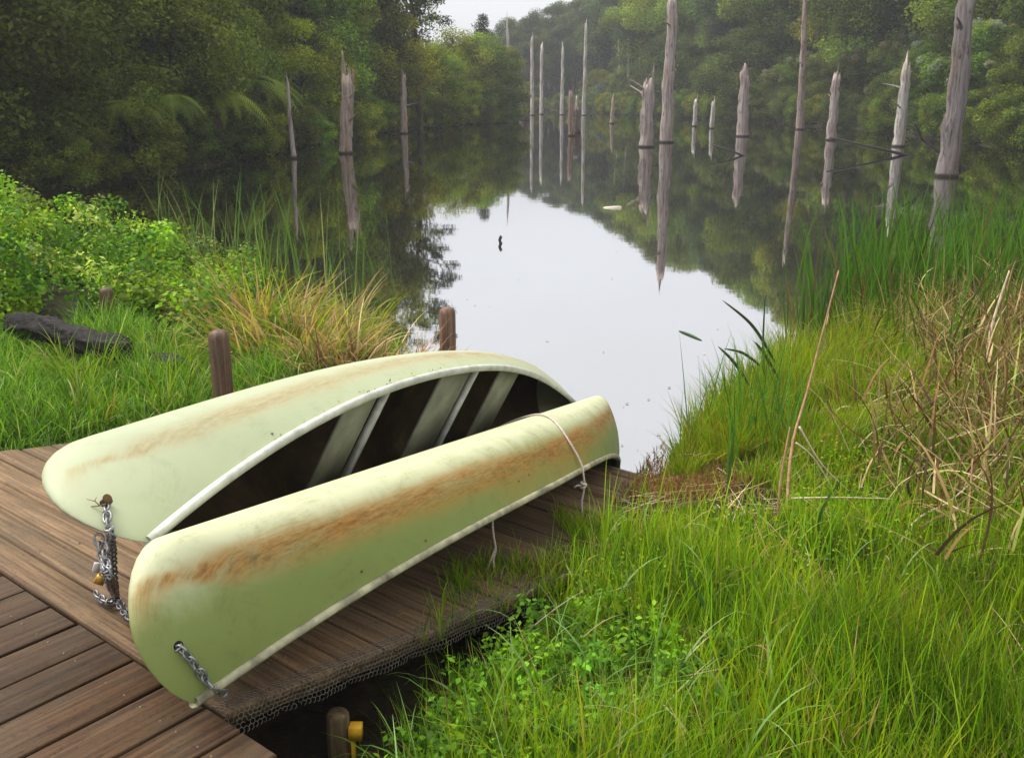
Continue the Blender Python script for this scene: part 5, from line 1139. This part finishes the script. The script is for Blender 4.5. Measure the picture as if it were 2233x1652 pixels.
# tangle of dead brown reeds
B_ = Acc()
x, y = scatter(60000, (1.6, 6.8), (3.2, 9.6), lambda x, y: (lake_sd(x, y) > .0) & (CX + F * x / (y * cT + .5) > 1890 + 110 * np.sin(y * 2.1) - (y - 5) * 6)); x = x[:10500]; y = y[:10500]; n = len(x)
px = CX + F * x / (y * cT + .5); keep = rng.random(n) < np.clip((px - 1780) / 330, .12, 1) * np.clip((y - 2.8) / 1.5, .15, 1); x, y = x[keep], y[keep]; n = len(x)
B_.add(*blades(x, y, ground(x, y) + rng.uniform(0, .25, n), rng.uniform(.15, .6, n) * np.where(rng.random(n) < .06, 1.5, 1), rng.uniform(.007, .017, n), np.abs(rng.normal(.8, .55, n)), rng.uniform(0, 6.28, n), rng.normal(.6, .9, n), palette(n, [(.18, .10, .04), (.29, .19, .075), (.42, .33, .16), (.09, .055, .025), (.22, .24, .05)], [4, 4, 2.5, 4, 1.6], .35), 6, basec=.85))
B_.make('dead_reeds', M['straw'], 'tangled mass of dead brown reed leaves on the right bank', 'dead reeds')
# straw and bark litter washed up at the foot of the ramp
B_ = Acc()
n = 900; l = rng.uniform(-1.2, .9, n); d = rng.uniform(1.6, 4.0, n); x = A2[0] + DL[0] * l + NL[0] * d; y = A2[1] + DL[1] * l + NL[1] * d; keep = (l > -.62 - .25 * (d - 2.2)) & (rng.random(n) < np.clip((d - 1.2) / 1.8, .1, 1)); l, d, x, y = l[keep], d[keep], x[keep], y[keep]; n = len(x)
z = np.maximum(np.where(l < -.2, .55 - SLOPE * d, -1), np.maximum(ground(x, y), 0)) + .012
B_.add(*blades(x, y, z, rng.uniform(.08, .38, n), rng.uniform(.004, .009, n), np.full(n, 1.35) + rng.normal(0, .08, n), rng.normal(-.6, .8, n), rng.normal(.12, .1, n), palette(n, [STRAW, PALE, TANC, BRN], [2, 2, 2, 2]), 3, basec=1.0))
B_.make('straw_litter', M['straw'], 'washed up straw and bark strips at the foot of the ramp', 'litter')
B_ = Acc()
n = 5200; x = rng.normal(.98, .22, n); y = rng.normal(5.12, .26, n); keep = lake_sd(x, y) > -.12; x, y = x[keep], y[keep]; n = len(x)
B_.add(*blades(x, y, np.maximum(ground(x, y), .0), rng.uniform(.02, .075, n), rng.uniform(.004, .008, n), np.abs(rng.normal(.5, .4, n)), rng.uniform(0, 6.28, n), np.abs(rng.normal(.6, .5, n)), palette(n, [(.20, .085, .03), (.26, .14, .05), (.16, .15, .03)]), 3, basec=.9))
B_.make('rusty_moss', M['straw'], 'rusty brown moss patch at the water edge by the ramp foot', 'moss')
# moss and lichen fringe along the gunwale of the mint canoe
B_ = Acc(); n = 300; uu = rng.uniform(-.93, .1, n); keep = lownoise(uu * 9, uu * 4, 3, 2) > .42; uu = uu[keep]; n = len(uu)
pp = np.array([CF.surf(u_, 1 - abs(rng.normal(0, .012)), .003)[0] for u_ in uu])
B_.add(*blades(pp[:, 0], pp[:, 1], pp[:, 2], rng.uniform(.004, .014, n), rng.uniform(.003, .006, n), np.abs(rng.normal(.6, .4, n)), rng.uniform(0, 6.28, n), rng.normal(.4, .4, n), palette(n, [(.13, .11, .03), (.2, .19, .04), (.07, .05, .02)]), 2, basec=.9))
o_ = B_.make('moss_fringe', M['straw'], 'thin moss fringe along the gunwale of the mint canoe', 'moss')
r = np.random.default_rng(31); x = np.concatenate([r.normal(1.1, .3, 45), r.normal(-1.3, .6, 50), r.uniform(-2, 4, 60)]); y = np.concatenate([r.normal(6.0, .6, 45), r.normal(9.6, 1.0, 50), r.uniform(8, 24, 60)]); k = lake_sd(x, y) < -.05; x, y = x[k], y[k]; n = len(x)
V, Q = leaves(np.stack([x, y, np.full(n, .004)], -1), unit(np.array([0, 0, 1.0]) + r.normal(0, .03, (n, 3))), r.uniform(.012, .045, n), .4, r); tag(mk('pond_litter', V, Q, M['straw'], col=np.repeat(palette(n, [STRAW, BRN, G_MID, (.05, .04, .02)]), 4, 0)), 'small leaves and bits floating on the lake near the shores', 'litter', kind='stuff')
for par, pts_ in ((dk, [ld((a + b) / 2 + s_ * .05, dd, .5512) for a, b in zip(seams[:-1], seams[1:]) for s_ in (-1, 1) for dd in (-.12, -.9)]), (rp, [ld(ll, .004 + .1552 * (k + .5) + s_ * .045) + [0, 0, .0035] for k in range(22) for s_ in (-1, 1) for ll in (-.42, -1.7, -2.95)])):
    th = np.linspace(0, 2 * np.pi, 6, endpoint=False); pc = np.array(pts_); n = len(pc); ring = np.stack([.0045 * np.cos(th), .0045 * np.sin(th), 0 * th], -1)
    V = np.concatenate([(pc[:, None] + ring - [0, 0, .004]).reshape(-1, 3), (pc[:, None] + ring * .9).reshape(-1, 3)]); b = np.arange(n)[:, None] * 6; j = np.arange(6)[None]
    Q = np.stack([b + j, b + (j + 1) % 6, n * 6 + b + (j + 1) % 6, n * 6 + b + j], -1).reshape(-1, 4); C6 = n * 6 + b + j
    tag(mk('nail_heads', V, [Q, C6], M['rivet'], par), kind='stuff')
# prominent single stalks and leaves
def stalk(pxs, Y, r0, label, m_, cat='stalk', name='dry_stalk', dY=0.0, flat=None, group=None):
    k = len(pxs); pts = [at_y(px_, py_, Y + dY * i / max(k - 1, 1)) for i, (px_, py_) in enumerate(pxs)]
    P = bezier_pts(pts, 16)
    if flat:
        T = unit(np.gradient(P, axis=0)); sd = unit(np.cross(T, [0, 1.0, .35])); wv = flat * np.sin(np.pi * (.12 + .86 * np.linspace(0, 1, 16))) ** .7; th_ = np.array([0, .003, 0])
        nn = unit(np.cross(T, sd)); V = np.concatenate([np.stack([P - sd * wv[:, None] / 2, P + nn * flat * .18, P + sd * wv[:, None] / 2], 1).reshape(-1, 3)])
        i = np.arange(15)[:, None] * 3; Q = np.concatenate([np.concatenate([i, i + 1, i + 4, i + 3], 1), np.concatenate([i + 1, i + 2, i + 5, i + 4], 1)])
        V, fl = V, [Q]
    else:
        V, fl = tube(P, np.linspace(r0, r0 * .35, 16), 6)
    o_ = mk(name, V, fl, m_, loc=pts[0], **({'col': np.ones((len(V), 3)) * np.array(flat and (.05, .10, .03) or (1, 1, 1))} if m_ in (M['blade'],) else {})); tag(o_, label, cat, group); return o_
M['stalk'] = simple('dry reed stalk', (.30, .17, .10), .8, .2, 0, 25, .35); M['palestalk'] = simple('bleached reed stalk', (.52, .42, .30), .8, .2, 0, 25, .25)
GS = 'broken reed stalks standing in the right meadow'
stalk([(1705, 1400), (1712, 1180), (1725, 980), (1760, 850), (1828, 590)], 4.0, .011, 'tall reddish brown reed stalk rising through the right meadow before the bright water', M['stalk'], dY=1.2, group=GS)
stalk([(1690, 1230), (1700, 1060), (1722, 930)], 4.1, .009, 'broken brown stalk beside the tall reddish stalk', M['stalk'], dY=.2, group=GS)
stalk([(1742, 930), (1790, 1010), (1850, 1070)], 4.4, .006, 'bleached stalk bent over beside the tall reddish stalk', M['palestalk'], group=GS)
stalk([(1735, 965), (1775, 1000), (1830, 1090)], 4.3, .005, 'thin bleached stalk lying under the bent bleached stalk', M['palestalk'], group=GS)
stalk([(1725, 1086), (1830, 1084), (1945, 1087)], 4.1, .005, 'pale straight straw lying level across the meadow grass', M['palestalk'], group=GS)
stalk([(1870, 1145), (1900, 1180), (1925, 1215)], 3.9, .006, 'short dark broken stem in the middle of the meadow', M['wetstick'], group=GS)
stalk([(1930, 1250), (1990, 1140), (2080, 1085), (2190, 980)], 3.7, .007, 'long pale stalk slanting up to the right through dead reeds', M['palestalk'], dY=.8, group=GS)
stalk([(1830, 1390), (1920, 1290), (2010, 1210)], 3.5, .007, 'tan stalk slanting across the meadow grass', M['stalk'], dY=.3, group=GS)
stalk([(2150, 780), (2165, 700), (2200, 590)], 6.6, .014, 'stiff pale forked reed stalk in front of the tall reeds', M['palestalk'], dY=.1, group=GS)
stalk([(2140, 1430), (2170, 1480), (2180, 1600)], 2.9, .006, 'drooping pinkish straw at the lower right', M['palestalk'], group=GS)
stalk([(2100, 1500), (2160, 1480), (2232, 1495)], 2.9, .005, 'arched pale straw crossing the drooping straw at lower right', M['palestalk'], group=GS)
stalk([(2060, 1400), (2090, 1280), (2110, 1120), (2120, 1000)], 3.6, .009, 'upright dark brown reed stalk at the right edge of the meadow', M['stalk'], dY=.5, group=GS)
stalk([(1990, 1150), (2005, 1010), (2000, 920)], 4.4, .008, 'upright brown stalk with crooked tip amid dead reeds', M['stalk'], group=GS)
M['darkleaf'] = simple('dark reed leaf', (.035, .07, .022), .45, .4, 0, 20, .3)
GL = 'reed leaves seen against the bright water'
for pxs, Y, lb in (([(1690, 790), (1640, 710), (1575, 655)], 6.6, 'dark reed leaf arching left against bright water, highest of the spray'), ([(1660, 800), (1620, 770), (1578, 760)], 6.5, 'dark reed leaf arching left against bright water, middle of the spray'), ([(1640, 850), (1600, 790), (1565, 755)], 6.3, 'dark reed leaf arching left against bright water, lowest of the spray'), ([(1700, 830), (1665, 770), (1645, 745)], 6.5, 'short dark reed leaf close beside the upright green reed')):
    stalk(pxs, Y, 0, lb, M['darkleaf'], 'reed leaf', 'reed_leaf', flat=.022, group=GL)
stalk([(1668, 860), (1663, 760), (1668, 640)], 6.5, .012, 'upright green reed stem standing against bright water', M['darkleaf'], 'reed', 'bulrush', group=GL)
a = at_z(1504, 731, 0.004); P = np.array([at_z(1480, 721, .004), at_z(1504, 730, .006), at_z(1530, 742, .004)]); V, fl = tube(bezier_pts(P, 8), [.003, .008, .011, .012, .012, .01, .007, .002], 6); tag(mk('floating_leaf', V, fl, M['darkleaf'], loc=P[1]), 'long dark leaf floating on bright water left of the reeds', 'leaf')
M['greenleaf'] = simple('fresh reed leaf', (.06, .14, .025), .45, .4, 0, 20, .3)
for pxs, Y, lb in (([(1595, 1560), (1560, 1380), (1525, 1300), (1495, 1235)], 3.0, 'dark green reed blade leaning left in the near meadow'), ([(1570, 1640), (1578, 1520), (1592, 1425)], 2.9, 'short upright green reed blade in the near meadow'), ([(1765, 1300), (1785, 1130), (1838, 1040)], 3.9, 'green reed blade leaning right behind the tall reddish stalk'), ([(1580, 1130), (1590, 1030), (1600, 930)], 4.7, 'upright green reed blade near the water edge grass')):
    stalk(pxs, Y, 0, lb, M['greenleaf'], 'reed leaf', 'reed_leaf', flat=.016, group='single reed blades in the meadow')
same = {}
for o in bpy.data.objects:
    if '_r' in o: del o['_r']
    if o.parent is None and o.get('label') and o.get('kind') is None: same.setdefault(o['label'], []).append(o)
for lb, os_ in same.items():             # several alike: say which one, counted from the left
    if len(os_) < 2: continue
    os_.sort(key=lambda o: o.location.x / max(o.location.y, .1)); n = len(os_)
    for i, o in enumerate(os_):
        pre = ('left', 'right')[i] if n == 2 else 'leftmost' if i == 0 else 'rightmost' if i == n - 1 else ('second', 'third', 'fourth', 'fifth', 'sixth', 'seventh', 'eighth')[min(i - 1, 6)] + ' leftmost'
        if len((pre + ' ' + lb).split()) <= 16: o['label'] = pre + ' ' + lb
